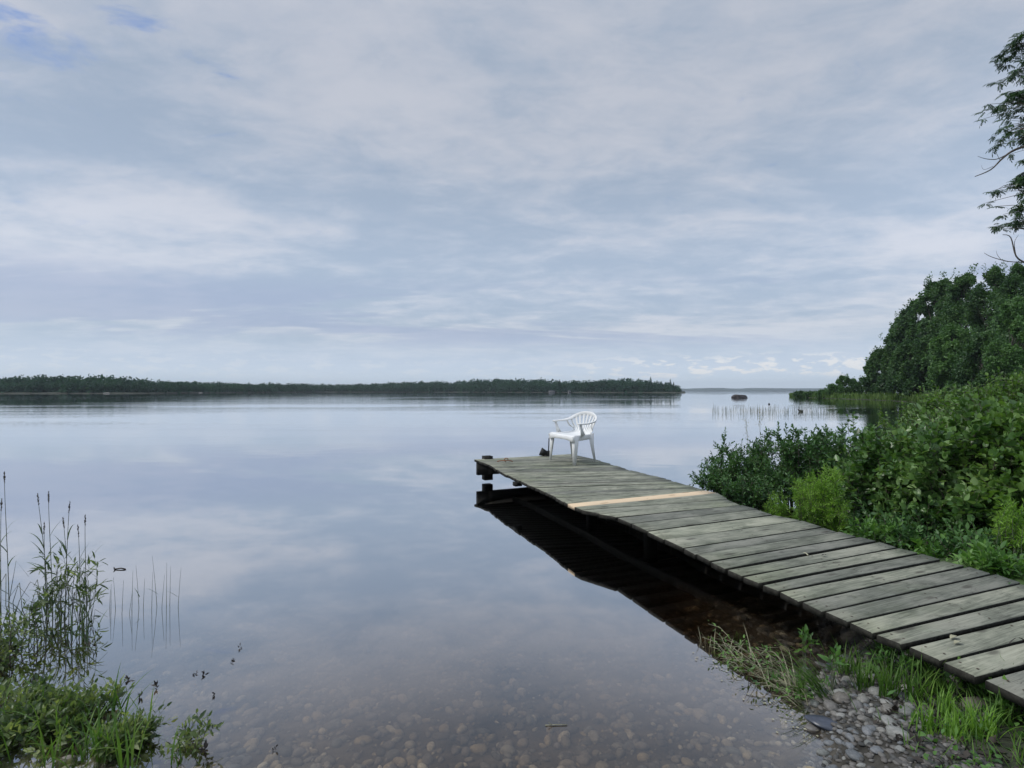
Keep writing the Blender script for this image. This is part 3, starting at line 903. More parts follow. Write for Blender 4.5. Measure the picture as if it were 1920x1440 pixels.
def shrub_px(name, label, cat_, group, u, d, blobs_px, zb=None, **kw):
    """blobs_px: (u, v, depth offset, radius in px across, radius in px high, depth radius in m)"""
    base = Vector(((u - 960) / 1000 * d, d, 0)); base.z = gz(base.x, base.y) if zb is None else zb
    bl = []
    for (bu, bv, dd, ru, rv_, rd) in blobs_px:
        p = D(bu, bv, d + dd); s = (d + dd) / 1000
        bl.append((p.x, p.y, p.z, ru * s, rd, rv_ * s))
    return grow_shrub(name, label, cat_, group, tuple(base), bl, **kw)

# willows and sweet gale standing at the water's edge beyond the dock
shrub_px('willow_bush', 'dark small-leaved willow bush farthest along the right edge of the dock', 'bush', None, 1395, 8.0,
         [(1385, 880, 0, 62, 50, .5), (1335, 893, -.1, 38, 26, .3), (1440, 870, .2, 40, 45, .4), (1358, 830, 0, 18, 28, .15), (1412, 838, .1, 24, 24, .2), (1440, 830, .1, 24, 24, .2)], zb=-.05,
         nmain=120, nside=9, twig=.16, leafT=OVN, leaf_len=.056, step=.014, lm=M['willow'], seed=3, base_r=.5)
shrub_px('willow_bush', 'taller dark willow bush behind the bright green shrub', 'bush', None, 1530, 7.6,
         [(1520, 870, 0, 70, 58, .5), (1478, 822, 0, 26, 32, .2), (1590, 850, .2, 60, 52, .5), (1540, 830, 0, 60, 28, .4), (1450, 900, -.2, 45, 35, .3)], zb=-.02,
         nmain=160, nside=9, twig=.17, leafT=OVN, leaf_len=.058, step=.014, lm=M['willow'], seed=4, base_r=.6)
shrub_px('willow_bush', 'low dark willow bush hugging the dock edge past the pale board', 'bush', None, 1405, 7.0,
         [(1400, 915, 0, 45, 26, .25), (1355, 908, 0, 22, 14, .15)], zb=-.02,
         nmain=50, nside=8, twig=.12, leafT=OVN, leaf_len=.05, step=.014, lm=M['willow'], seed=14, base_r=.3)
shrub_px('spirea_bush', 'bright yellow green feathery shrub beside the dock', 'bush', None, 1538, 5.5,
         [(1523, 925, 0, 32, 48, .22), (1562, 945, -.1, 30, 45, .22), (1545, 900, .1, 38, 22, .2), (1575, 985, -.1, 26, 30, .2), (1522, 965, 0, 22, 26, .2)],
         nmain=120, nside=9, twig=.09, leafT=LIN, leaf_len=.042, step=.0055, lm=M['bright'], seed=5, base_r=.2, stem_r=.004)
shrub_px('spirea_bush', 'small ball of bright yellow green foliage at the dock edge', 'bush', None, 1455, 6.2,
         [(1456, 945, 0, 17, 20, .11)],
         nmain=36, nside=7, twig=.07, leafT=LIN, leaf_len=.04, step=.0055, lm=M['bright'], seed=6, base_r=.08, stem_r=.004)
# alders on the bank
AL = dict(leafT=OV, lm=M['alder'])
shrub_px('alder_bush', 'broad-leaved alder bush overhanging the middle of the dock', 'bush', None, 1670, 5.6,
         [(1665, 900, 0, 85, 80, .5), (1640, 850, .2, 55, 50, .4), (1700, 960, -.3, 80, 60, .4), (1610, 900, .1, 32, 50, .2)],
         nmain=105, nside=9, twig=.20, leaf_len=.080, step=.028, seed=7, base_r=.4, **AL)
shrub_px('alder_bush', 'dense broad-leaved alder bush in the middle of the right bank', 'bush', None, 1790, 5.2,
         [(1790, 880, 0, 100, 85, .6), (1770, 820, .3, 90, 50, .5), (1800, 970, -.3, 100, 60, .4)],
         nmain=135, nside=9, twig=.20, leaf_len=.082, step=.028, seed=8, base_r=.5, **AL)
shrub_px('alder_bush', 'lighter broad-leaved alder bush at the right edge of the picture', 'bush', None, 1910, 4.9,
         [(1910, 850, 0, 90, 95, .6), (1890, 780, .3, 70, 55, .5), (1930, 960, -.4, 80, 70, .4)],
         nmain=125, nside=9, twig=.20, leafT=OV, leaf_len=.084, step=.028, lm=M['alder2'], seed=9, base_r=.5)
shrub_px('alder_bush', 'low leafy alder clump in the shade along the near right edge of the dock', 'bush', None, 1740, 4.9,
         [(1740, 1010, 0, 110, 40, .35), (1640, 985, .3, 50, 28, .2), (1860, 1045, -.6, 80, 32, .3)],
         nmain=100, nside=7, twig=.15, leafT=OVN, leaf_len=.060, step=.022, lm=M['willow'], seed=10, base_r=.4)
shrub_px('alder_sapling', 'thin alder sapling with loose leaves standing up against the water', 'sapling', None, 1625, 6.6,
         [(1603, 778, 0, 16, 12, .12), (1590, 800, 0, 14, 14, .1), (1625, 815, 0, 22, 22, .15), (1610, 835, 0, 22, 14, .15)],
         nmain=12, nside=3, twig=.13, leafT=OV, leaf_len=.060, step=.035, lm=M['alder'], seed=12, base_r=.08, stem_r=.006)
# farther bushes that close the bank
for k, (lab, u, d, bl, nm, lm_, ll, sd0) in enumerate([
        ('pale leafy bush behind the alders below the dark trees', 1760, 10.5, [(1755, 770, 0, 75, 30, .8), (1700, 800, .2, 60, 35, .6), (1810, 745, 0, 60, 30, .7)], 110, 'alder2', .075, 31),
        ('pale leafy bush at the right picture edge behind the alders', 1890, 9.0, [(1890, 740, 0, 80, 40, .8), (1920, 720, 0, 50, 28, .6), (1840, 770, 0, 60, 40, .6)], 120, 'alder2', .075, 32),
        ('dark bush between the alders and the cove', 1680, 9.5, [(1680, 840, 0, 60, 50, .6), (1740, 830, 0, 60, 60, .6), (1820, 820, 0, 80, 60, .7)], 130, 'alder', .075, 33)]):
    shrub_px('bank_bush', lab, 'bush', None, u, d, bl, nmain=nm, nside=8, twig=.26, leafT=OVN if lm_ == 'alder' else OV, leaf_len=ll, step=.040, lm=M[lm_], seed=sd0, base_r=.9, stem_r=.010)

# herbs along the near right edge of the dock
HB = T_ovate(.20, .05)
for k, (lab, u, d, bl, nm) in enumerate([
        ('herb with pointed leaves below the alders beside the mid dock', 1650, 4.9, [(1640, 990, 0, 55, 14, .15)], 22),
        ('herb with pointed leaves poking over the near dock edge', 1760, 4.45, [(1770, 1035, 0, 60, 16, .15)], 24),
        ('bright pointed-leaved herb close to the right picture edge', 1870, 3.95, [(1865, 1050, 0, 55, 26, .2)], 34),
        ('bright feathery plant at the right picture edge above the dock', 1905, 4.2, [(1900, 960, 0, 22, 34, .15), (1905, 1010, 0, 18, 30, .12)], 34)]):
    shrub_px('pointed_leaf_herb', lab, 'plant', 'herbs along the right edge of the dock', u, d, bl, nmain=nm, nside=4, twig=.09,
             leafT=HB if k < 3 else LIN, leaf_len=.075 if k < 3 else .05, step=.022 if k < 3 else .008, lm=M['herb'] if k < 3 else M['bright'], seed=41 + k, base_r=.25, stem_r=.003, bark='reedstem', zb=.12)

# near left shore
shrub_px('sweet_gale_bush', 'leafy light green shrub filling the bottom left corner of the shore', 'bush', None, 90, 2.55,
         [(60, 1385, 0, 85, 60, .25), (140, 1410, 0, 70, 60, .22), (20, 1340, .1, 50, 50, .2), (125, 1335, .1, 26, 34, .12), (170, 1350, .1, 20, 26, .1)],
         nmain=56, nside=6, twig=.10, leafT=OVN, leaf_len=.044, step=.016, lm=M['gale'], seed=51, base_r=.25, stem_r=.004, zb=.0)
shrub_px('sweet_gale_bush', 'loose light green leafy clump between the corner shrub and the lone sprig', 'bush', None, 235, 2.45,
         [(225, 1425, 0, 36, 40, .14), (258, 1420, 0, 30, 34, .12), (212, 1380, 0, 20, 30, .1)],
         nmain=26, nside=5, twig=.09, leafT=HB, leaf_len=.045, step=.016, lm=M['gale'], seed=55, base_r=.15, stem_r=.003, zb=-.02)
shrub_px('sweet_gale_bush', 'darker sparse shrub at the left picture edge above the corner foliage', 'bush', None, 15, 3.2,
         [(15, 1155, 0, 45, 26, .2), (52, 1165, 0, 22, 18, .12), (0, 1215, 0, 36, 30, .2), (18, 1262, 0, 40, 26, .2)],
         nmain=24, nside=5, twig=.10, leafT=OVN, leaf_len=.040, step=.020, lm=M['gale'], seed=52, base_r=.25, stem_r=.004, zb=.0)
shrub_px('shore_sprig', 'small leafy sprig standing alone in the shallows right of the corner foliage', 'plant', None, 350, 2.42,
         [(352, 1375, 0, 20, 34, .08), (372, 1355, 0, 14, 16, .06), (338, 1425, 0, 20, 25, .08)],
         nmain=10, nside=4, twig=.06, leafT=HB, leaf_len=.042, step=.014, lm=M['gale'], seed=53, base_r=.05, stem_r=.003, zb=-.05)

# ---------------------------------------------------------------- reeds and grass
def blade(mb_, base, az_, L, wd, lean, curl, n=8, rr=random):
    dx, dy = math.cos(az_), math.sin(az_)
    sdx, sdy = -dy, dx
    V = []; p = Vector(base); th = lean
    for i in range(n + 1):
        t = i / n
        wv = wd * (1 - t ** 2.2) * .5 * (.65 + .35 * min(1, t * 4))
        V.append((p.x + sdx * wv, p.y + sdy * wv, p.z)); V.append((p.x - sdx * wv, p.y - sdy * wv, p.z + wv * .25))
        s = L / n
        p = p + Vector((dx * math.sin(th) * s, dy * math.sin(th) * s, math.cos(th) * s))
        th += curl / n * (.4 + 1.2 * t)
    mb_.add(V, [(2 * i, 2 * i + 1, 2 * i + 3, 2 * i + 2) for i in range(n)])

def reed(u_top, v_top, u_base, v_base, label, seed, leafn=5, seedhead=True, leaves_lo=.2, group='reeds with seed heads standing in the shallows'):
    r = random.Random(seed)
    b_ = G(u_base, v_base, 0); top = D(u_top, v_top, b_.y)
    root = empty('reed', b_, label, 'reed', group)
    st = MB(); S = Vector((0, 0, -.2)); T = top - b_
    P = bez(S, S + Vector((0, 0, T.z * .5)), T * .7 + rv(r) * .02, T, 10)
    st.tube(P, [.0032 * (1 - .6 * i / 10) for i in range(11)], 5); st.build('stem', M['reedstem'], root, True)
    lf = MB()
    for k in range(leafn):
        t = leaves_lo + (0.75 - leaves_lo) * (k + r.random() * .6) / leafn; i = int(t * 10); p = P[i].lerp(P[i + 1], t * 10 - i)
        blade(lf, p, r.choice([0.2, 3.0]) + r.uniform(-.7, .7), r.uniform(.10, .20), r.uniform(.008, .013), r.uniform(.3, .9), r.uniform(.4, 1.8), 7)
    if leafn: lf.build('foliage', M['reed'], root)
    if seedhead:
        sh = Leaves(T_diamond(.28, .1))
        for k in range(46):
            t = r.random(); p = T + (P[-2] - P[-1]).normalized() * (.085 * t) ; a = r.uniform(0, 6.28)
            d = Vector((math.cos(a), math.sin(a), 1.6))
            sh.put(p, d, rv(r), .008 + .005 * (1 - abs(2 * t - 1)))
        sh.build('seed_head', M['seed'], root)
    return root
rl = [(8, 885, 18, 1165), (70, 925, 92, 1150), (91, 922, 100, 1160), (131, 940, 122, 1150), (118, 970, 130, 1158), (160, 965, 163, 1160), (83, 980, 88, 1168), (146, 985, 150, 1165), (3, 935, 2, 1180)]
rlab = ['tallest pale reed at the left picture edge', 'reed with a dark upright seed head, first of the pair of tall ones', 'reed with a dark seed head, second of the pair of tall ones',
        'reed with a loose leaning seed head over the leafy stems', 'reed with a beaded seed head just left of the leaning one', 'rightmost reed of the clump with a slim seed head',
        'short-headed reed between the pair and the left edge', 'slim reed just left of the rightmost seed head', 'half-hidden reed cut by the left picture edge']
for k, (a, lab) in enumerate(zip(rl, rlab)): reed(*a, lab, 60 + k, leafn=5 if k not in (0, 8) else 4)
# leafy stems among them
for k, (u, v, bu, bv, nm, lab) in enumerate([(118, 1045, 120, 1155, 22, 'leafy green stem in the middle of the reed clump'), (168, 1050, 160, 1158, 22, 'leafy green stem on the right side of the reed clump'),
                                       (90, 1060, 92, 1160, 14, 'leafy green stem on the left side of the reed clump')]):
    d0 = G(bu, bv, 0).y
    shrub_px('leafy_stem', lab, 'plant', 'leafy stems among the reeds', bu, d0, [(u, v, 0, 18, 22, .06), (u + 2, v + 40, 0, 16, 24, .06)], nmain=nm // 3, nside=4, twig=.06,
             leafT=T_ovate(.11, .04), leaf_len=.080, step=.040, lm=M['gale'], seed=80 + k, base_r=.03, stem_r=.003, bark='reedstem', zb=-.03)
# fallen dark blades in the clump
fb = MB(); r = random.Random(90)
for k in range(46):
    p = G(r.uniform(20, 190), r.uniform(1165, 1215), 0)
    blade(fb, p + Vector((0, 0, r.uniform(-.01, .04))), r.uniform(0, 6.28), r.uniform(.10, .30), .009, r.uniform(.3, 1.2), r.uniform(.3, 1.6), 7)
tag(fb.build('sedge', M['reed']), 'arching dark sedge blades at the foot of the reed clump', 'sedge', kind='stuff')
fb = MB(); r = random.Random(97)
for k in range(26):
    p = G(r.uniform(-10, 165), r.uniform(1150, 1200), 0); a = r.uniform(0, 6.28); L = r.uniform(.18, .42); ln_ = r.uniform(.05, .45)
    q1 = p + Vector((math.cos(a) * ln_ * L, math.sin(a) * ln_ * L * .5, L)); b2 = a + r.uniform(-1, 1)
    q2 = q1 + Vector((math.cos(b2) * .09, math.sin(b2) * .05, r.uniform(-.15, -.04)))
    fb.tube([p, p.lerp(q1, .5) + rv(r) * .02, q1, q2], [.0026, .0024, .002, .001], 4)
tag(fb.build('broken_stems', M['reedstem']), 'bent and broken thin stems tangled through the reed clump', 'dead stems', kind='stuff')
fb = MB(); r = random.Random(98)
for k in range(110):
    u = r.choice([r.uniform(-10, 290), r.uniform(60, 230)]); p = G(u, 1440 - r.random() * 110, 0)
    blade(fb, p, r.uniform(0, 6.28), r.uniform(.10, .28), r.uniform(.005, .010), r.uniform(.1, .8), r.uniform(.3, 1.8), 7)
tag(fb.build('shore_grass', M['grass']), 'tangled arching grass running through the bottom left corner', 'grass', kind='stuff')
# tall blades rising from the corner foliage
fb = MB(); r = random.Random(91)
for (u, v, n_) in [(195, 1420, 9), (235, 1440, 9), (100, 1440, 5), (330, 1435, 4), (215, 1330, 6)]:
    for k in range(n_):
        p = G(u + r.uniform(-20, 20), v + r.uniform(-10, 10), 0)
        blade(fb, p, r.uniform(0, 6.28), r.uniform(.14, .30) * (.7 if u == 330 else 1), .009, r.uniform(.0, .4), r.uniform(.1, 1.3), 8)
tag(fb.build('sedge', M['grass']), 'upright bright sedge blades rising out of the corner foliage', 'sedge', kind='stuff')
# thin rushes standing in open water
r = random.Random(92)
for k, (u, vt, vb, lean) in enumerate([(205, 1105, 1140, .05), (208, 1095, 1148, 0), (218, 1082, 1142, -.1), (228, 1088, 1150, .05), (247, 1070, 1145, .02), (262, 1060, 1140, -.1), (268, 1085, 1142, .05), (284, 1072, 1140, .03),
                                   (296, 1043, 1138, -.12), (302, 1078, 1140, .1), (312, 1055, 1136, 0), (318, 1062, 1136, .02), (333, 1064, 1138, .08), (240, 1112, 1150, .2)]):
    b_ = G(u, vb, 0); L = (D(u, vt, b_.y).z) + .0
    mb_ = MB(); P = [Vector((lean * L * (t ** 1.5), 0, -.15 + (L + .15) * t)) for t in [i / 6 for i in range(7)]]
    mb_.tube(P, [.0026 * (1 - .7 * i / 6) for i in range(7)], 4)
    if k in (8, 12, 5): blade(mb_, Vector((0, 0, L * .25)), r.uniform(0, 6.28), .10, .005, .8, .6, 5)
    o = mb_.build('rush', M['reed']); o.location = b_
    tag(o, 'thin rush stalk standing in calm water right of the reed clump', 'rush', 'thin rushes in open water')
# far reed bed off the point
fb = MB(); r = random.Random(93)
for k in range(420):
    u = 1335 + 230 * r.random() ** 1.1; v = 772 + r.gauss(0, 3.2)
    p = G(u, max(763, v), 0); blade(fb, p, r.uniform(0, 6.28), r.uniform(.25, .55), .018, r.uniform(0, .15), .1, 3)
tag(fb.build('reed_bed', M['reedstem']), 'faint thin reed bed in the open water right of the boulder', 'reeds', kind='stuff')
# two tall wispy grass heads in front of the willow
for k, (ut, vt, ub, lab) in enumerate([(1424, 765, 1428, 'tall wispy grass head above the willow, the taller of two'), (1398, 785, 1412, 'tall wispy grass head above the willow, the shorter of two')]):
    dd = 8.4; root = empty('wispy_grass', (D(ub, 900, dd).x, dd, -.1), lab, 'grass stalk')
    b0 = Vector(root.location); T = D(ut, vt, dd) - b0; rr = random.Random(95 + k)
    st = MB(); P = bez(Vector((0, 0, 0)), T * .4 + Vector((0, 0, .05)), T * .75, T, 8); st.tube(P, .003, 4); st.build('stem', M['drygrass'], root)
    sh = Leaves(T_diamond(.25, .1))
    for q in range(80):
        t = rr.random() * .30; p = T - (T - P[6]).normalized() * t + Vector((rr.gauss(0, .022), rr.gauss(0, .022), 0)); sh.put(p, rv(rr) + Vector((0, 0, 1)), rv(rr), .018)
    sh.build('seed_head', M['drygrass'], root)

# grass tufts between the stones and under the dock
r = random.Random(100)
tufts = [(1900, 1390, 18, .15, 'any', 'M', 'yellow green grass tuft nearest the right bottom corner'), (1848, 1440, 30, .15, 'any', 'B', 'thick yellow green grass tuft on the bottom edge under the dock end'), (1790, 1435, 26, .14, 'any', 'B', 'thick yellow green grass tuft on the bottom edge left of the corner'), (1760, 1345, 26, .24, 'any', 'M', 'dark grass tuft under the dock near its closest boards'), (1830, 1345, 26, .22, 'any', 'M', 'grass tuft below the closest dock boards'), (1890, 1360, 26, .2, 'any', 'M', 'shaded grass tuft under the board cut by the right picture edge'), (1600, 1262, 14, .2, 'any', 'M', 'shaded grass tuft behind the seedlings under the dock'), (1430, 1255, 10, .10, 'any', 'D', 'flattened straw sprig on the water beside the dock reflection'), (1490, 1275, 14, .14, 'left', 'D', 'straw sprig lying toward the water above the slate'),
         (1553, 1312, 26, .30, 'left', 'M', 'bright grass tuft leaning left into the water'), (1500, 1290, 16, .18, 'any', 'M', 'short grass tuft with its feet in the shallows'),
         (1618, 1305, 22, .24, 'any', 'M', 'upright grass tuft behind the flat slate'), (1668, 1335, 26, .26, 'any', 'M', 'grass tuft rising among the round stones'),
         (1715, 1350, 26, .26, 'any', 'M', 'grass tuft right of the round stones'), (1735, 1300, 20, .24, 'any', 'M', 'shaded grass tuft under the dock edge'),
         (1775, 1385, 22, .17, 'any', 'B', 'yellow green grass tuft left of the half-buried stone'), (1820, 1425, 24, .15, 'any', 'B', 'yellow green grass tuft at the bottom edge below the half-buried stone'),
         (1740, 1415, 24, .16, 'any', 'B', 'low yellow green grass tuft near the bottom edge among stones'), (1880, 1420, 26, .18, 'any', 'M', 'grass tuft in the bottom right corner'),
         (1660, 1280, 18, .26, 'any', 'M', 'slim grass tuft in the shade of the dock, left of the seedlings'), (1580, 1265, 14, .22, 'any', 'M', 'thin grass tuft in shallow water below the dock edge'),
         (1327, 1196, 6, .17, 'any', 'D', 'sparse straw-coloured sprig standing in the dock shadow'), (1385, 1180, 12, .10, 'any', 'M', 'small fine green tuft in the dock shadow'),
         (1850, 1370, 18, .18, 'any', 'M', 'grass tuft behind the half-buried stone'), (1460, 1262, 10, .16, 'left', 'D', 'bent straw sprig trailing on the water')]
for k, (u, v, n_, L, way, mk, lab) in enumerate(tufts):
    b_ = G(u, v, .03); b_.z = max(gz(b_.x, b_.y), -.06)
    mb_ = MB()
    for q in range(n_ * 2):
        a = r.uniform(0, 6.28) if way == 'any' else r.gauss(2.7, .35)
        blade(mb_, Vector((r.gauss(0, .022), r.gauss(0, .022), -.01)), a, L * r.uniform(.5, 1.1), r.uniform(.004, .008), r.uniform(.0, .45) if way == 'any' else r.uniform(.35, .9), r.uniform(.2, 1.6), 7)
    o = mb_.build('grass_tuft', M['grass'] if mk == 'M' else (M['bright'] if mk == 'B' else M['drygrass']))
    o.location = b_; tag(o, lab, 'grass tuft', 'grass tufts on the near right shore')
# weeds lying half in the water, from the straw sprig to the stones
fb = MB(); gl_ = Leaves(HB); r = random.Random(160)
for k in range(80):
    t = r.random(); u = 1375 + 190 * t + r.gauss(0, 16); v = 1225 + 100 * t + r.gauss(0, 14)
    p = G(u, v, 0); p.z = -.02; a = r.gauss(2.6, .9)
    L = r.uniform(.08, .22); e = p + Vector((math.cos(a) * L, math.sin(a) * L * .6, r.uniform(.02, .10)))
    fb.tube([p, p.lerp(e, .5) + Vector((0, 0, .03)), e], [.0022, .0018, .001], 4)
    for q in range(5):
        gl_.put(p.lerp(e, .35 + .16 * q) + Vector((0, 0, .02)), rv(r) + Vector((math.cos(a), math.sin(a), .3)), Vector((0, 0, 1)) + rv(r) * .5, r.uniform(.016, .034))
    if k % 2 == 0: blade(fb, p, a + r.uniform(-.5, .5), L * 1.3, .005, r.uniform(.6, 1.3), .6, 5)
tag(fb.build('trailing_stems', M['drygrass']), 'weed stems trailing over the water along the dock reflection', 'weeds', kind='stuff')
tag(gl_.build('trailing_leaves', M['herb']), 'small leaves on the weeds trailing over the water', 'weeds', kind='stuff')
# fine grass spread thinly over the near bank
fb = MB(); r = random.Random(170)
for k in range(2600):
    x = r.uniform(1.6, 3.0); y = r.uniform(1.9, 3.6); z = gz(x, y)
    if z < .05 or fbm(x, y, 3.3, 1) < -.1 or (x < 1.82 and r.random() < .85): continue
    blade(fb, (x, y, z - .01), r.uniform(0, 6.28), r.uniform(.06, .17), r.uniform(.003, .006), r.uniform(0, .8), r.uniform(.3, 1.8), 6)
tag(fb.build('bank_turf', M['grass']), 'thin arching grass spread over the soil of the near bank', 'grass', kind='stuff')
# broad seedlings
for k, (u, v, h_, lab) in enumerate([(1660, 1300, .20, 'seedling with pointed leaves among the grass left of the stones'), (1700, 1310, .19, 'seedling with pointed leaves right beside the tall grass'),
                                  (1790, 1345, .17, 'lone seedling with broad leaves in the dark under the dock'), (1560, 1290, .22, 'seedling with small leaves at the water under the dock'),
                                  (1870, 1392, .14, 'round-leaved seedling near the right bottom corner'), (1505, 1232, .24, 'thin seedling stem against the darkest water')]):
    b_ = G(u, v, .05); zb_ = max(gz(b_.x, b_.y), -.04)
    grow_shrub('seedling', lab, 'seedling', 'seedlings under the dock edge', (b_.x, b_.y, zb_), [(b_.x, b_.y, zb_ + h_ * .8, .06, .06, h_ * .22)], nmain=5, nside=2, twig=.04, leafT=HB if k != 4 else OV,
               leaf_len=.055, step=.020, lm=M['herb'], seed=110 + k, base_r=.015, stem_r=.0025, bark='reedstem')
# floating sprigs of weed
r = random.Random(120)
for k, (u, v, s) in enumerate([(240, 1276, .05), (262, 1308, .05), (294, 1290, .05), (366, 1264, .03), (382, 1265, .045), (402, 1304, .04), (435, 1240, .03), (449, 1215, .035), (383, 1405, .06), (515, 1405, .03), (170, 1205, .05)]):
    b_ = G(u, v, 0)
    lf = Leaves(LAN); s *= .75
    for q in range(9):
        lf.put(rv(r) * .008 + Vector((0, 0, .004)), rv(r) + Vector((0, 0, .35)), rv(r), s * r.uniform(.4, 1))
    o = lf.build('weed_sprig', M['debris']); o.location = b_; tag(o, 'small dark sprig of water weed poking out of the calm shallows', 'water weed', 'weed sprigs off the left shore')
mb_ = MB(); p = G(225, 1068, 0); mb_.tube([p + Vector((-.05, 0, .004)), p + Vector((0, .01, .010)), p + Vector((.05, 0, .004))], .006, 5); mb_.tube([p + Vector((-.04, -.01, .004)), p + Vector((-.055, 0, .02))], .005, 5)
tag(mb_.build('driftwood', M['debris']), 'tiny dark stick floating beyond the thin rushes', 'stick')
mb_ = MB(); p = G(1040, 1361, 0); mb_.tube([p + Vector((-.045, 0, .003)), p + Vector((0, .002, .004)), p + Vector((.06, .004, .003))], .0022, 5); mb_.tube([p + Vector((-.01, 0, .003)), p + Vector((-.03, -.0, .018))], .0018, 4)
tag(mb_.build('floating_twig', M['drygrass']), 'pale forked twig floating over the pebbles at bottom centre', 'twig')
# specks and bits drifting along the dock's reflection
r = random.Random(121); fl = Leaves(T_diamond(.35, .02))
for k in range(150):
    t = r.random() ** .7; u = 1290 + 240 * t + r.gauss(0, 12) - abs(r.gauss(0, 10)); v = 1205 + 175 * t + r.gauss(0, 10)
    p = G(u, v, .004); fl.put(p, Vector((r.uniform(-1, 1), r.uniform(-1, 1), .02)), Vector((0, 0, 1)), r.choice([.004, .006, .008, .016]))
tag(fl.build('floating_debris', M['drygrass']), 'pale specks and leaf bits drifting beside the grass', 'debris', kind='stuff')

# low ground cover on the near bank
r = random.Random(130); gc = Leaves(LAN); gb = MB()
for k in range(3800):
    x = r.uniform(1.7, 9); y = r.uniform(1.8, 12)
    z = gz(x, y)
    if z < .10 or abs(x / y) > 1.3: continue
    gc.put((x, y, z + r.uniform(0, .08)), rv(r) + Vector((0, 0, .6)), Vector((0, 0, 1)) + rv(r) * .4, r.uniform(.03, .06))
tag(gc.build('ground_cover', M['herb']), 'low leafy ground cover on the near right bank', 'ground cover', kind='stuff')

# ---------------------------------------------------------------- stones
def stone_mesh(name, seed, sub=2):
    bm = bmesh.new(); bmesh.ops.create_icosphere(bm, subdivisions=sub, radius=1)
    for v in bm.verts:
        p = v.co * 1.1 + Vector((seed * 3.7, 0, 0))
        v.co *= 1 + .24 * mnoise.noise(p) + .05 * mnoise.noise(p * 2.6)
    for f in bm.faces: f.smooth = True
    me = bpy.data.meshes.new(name); bm.to_mesh(me); bm.free(); return me
protos = [stone_mesh('stone', k, 3) for k in range(8)]
for me in protos: me.materials.append(M['stone'])
r = random.Random(140)
def put_stone(me, x, y, s, z=None, name='stone', fl_=None, rz=None):
    o = bpy.data.objects.new(name, me); COL.objects.link(o)
    k = fl_ or r.uniform(.45, .7)
    o.scale = (s * r.uniform(.9, 1.25), s * r.uniform(.7, .95), s * k)
    o.rotation_euler = (r.uniform(-.25, .25), r.uniform(-.25, .25), r.uniform(0, 6.28) if rz is None else rz)
    o.location = (x, y, (gz(x, y) + s * k * .22) if z is None else z)
    return o
spec = [(1552, 1358, .070, .28, 'slate', 2.5, 'flat dark blue slate stone at the water line'), (1622, 1377, .032, .5, None, .3, 'pale rounded stone just right of the flat slate'),
        (1668, 1388, .042, .45, None, .9, 'flat grey stone in the middle of the pebble patch'), (1830, 1378, .055, .7, None, 0, 'large smooth grey stone half buried in the grass'),
        (1578, 1325, .045, .5, None, 1, 'grey stone at the foot of the leaning grass tuft'), (1685, 1420, .046, .6, None, 2, 'big warm grey stone at the bottom edge'),
        (1605, 1432, .036, .5, None, 2, 'oval grey stone at the bottom edge by the water'), (1685, 1330, .050, .4, None, 2.2, 'flat tan stone behind the grass among the pebbles')]
taken = []
for (u, v, s, k, mt_, rz, lab) in spec:
    p = G(u, v, .03)
    o = put_stone(protos[r.randrange(8)] if not mt_ else protos[2].copy(), p.x, p.y, s, fl_=k, rz=rz)
    if mt_: o.data.materials[0] = M['slate']; o.scale = (s * 1.35, s * .62, s * k)
    taken.append((p.x, p.y, s)); tag(o, lab, 'stone')
cnt = 0; tries = 0
while cnt < 250 and tries < 20000:
    tries += 1
    x = r.uniform(1.30, 2.35); y = r.uniform(2.15, 3.25)
    u = 960 + x / y * 1000; v = 733 + 1600 / y
    z = gz(x, y)
    if not (-.035 < z < .17) or u > 1930 or v > 1460: continue
    dens = math.exp(-max(0, u - 1680) / 80)
    if r.random() > dens: continue
    s = r.choice([.011, .013, .016, .018, .022, .026, .034]) * r.uniform(.9, 1.1)
    if any((x - a) ** 2 + (y - b2) ** 2 < ((s + c_) * .70) ** 2 for a, b2, c_ in taken): continue
    taken.append((x, y, s)); o = put_stone(r.choice(protos), x, y, s); cnt += 1
    tag(o, 'small rounded grey stone in the pebble patch on the near right shore', 'stone', 'pebbles on the near right shore')
# litter and creeping leaves over the soil at the bottom right
r = random.Random(150); gc = Leaves(OV); li = Leaves(T_diamond(.3, .1))
for k in range(3600):
    x = r.uniform(1.6, 3.2); y = r.uniform(1.9, 3.5); z = gz(x, y)
    if z < .05 or (x < 1.85 and z < .10): continue
    if r.random() < .45 and fbm(x, y, 4.0) > -.1: gc.put((x, y, z + r.uniform(0, .05)), rv(r) + Vector((0, 0, .5)), Vector((0, 0, 1)) + rv(r) * .5, r.uniform(.018, .04))
    else: li.put((x, y, z + .006), rv(r), Vector((0, 0, 1)) + rv(r) * .3, r.uniform(.015, .05))
tag(gc.build('creeping_leaves', M['herb']), 'small creeping leaves over the soil at the bottom right', 'ground cover', kind='stuff')
tag(li.build('leaf_litter', M['debris']), 'dark leaf litter on the soil under the dock edge', 'leaf litter', kind='stuff')
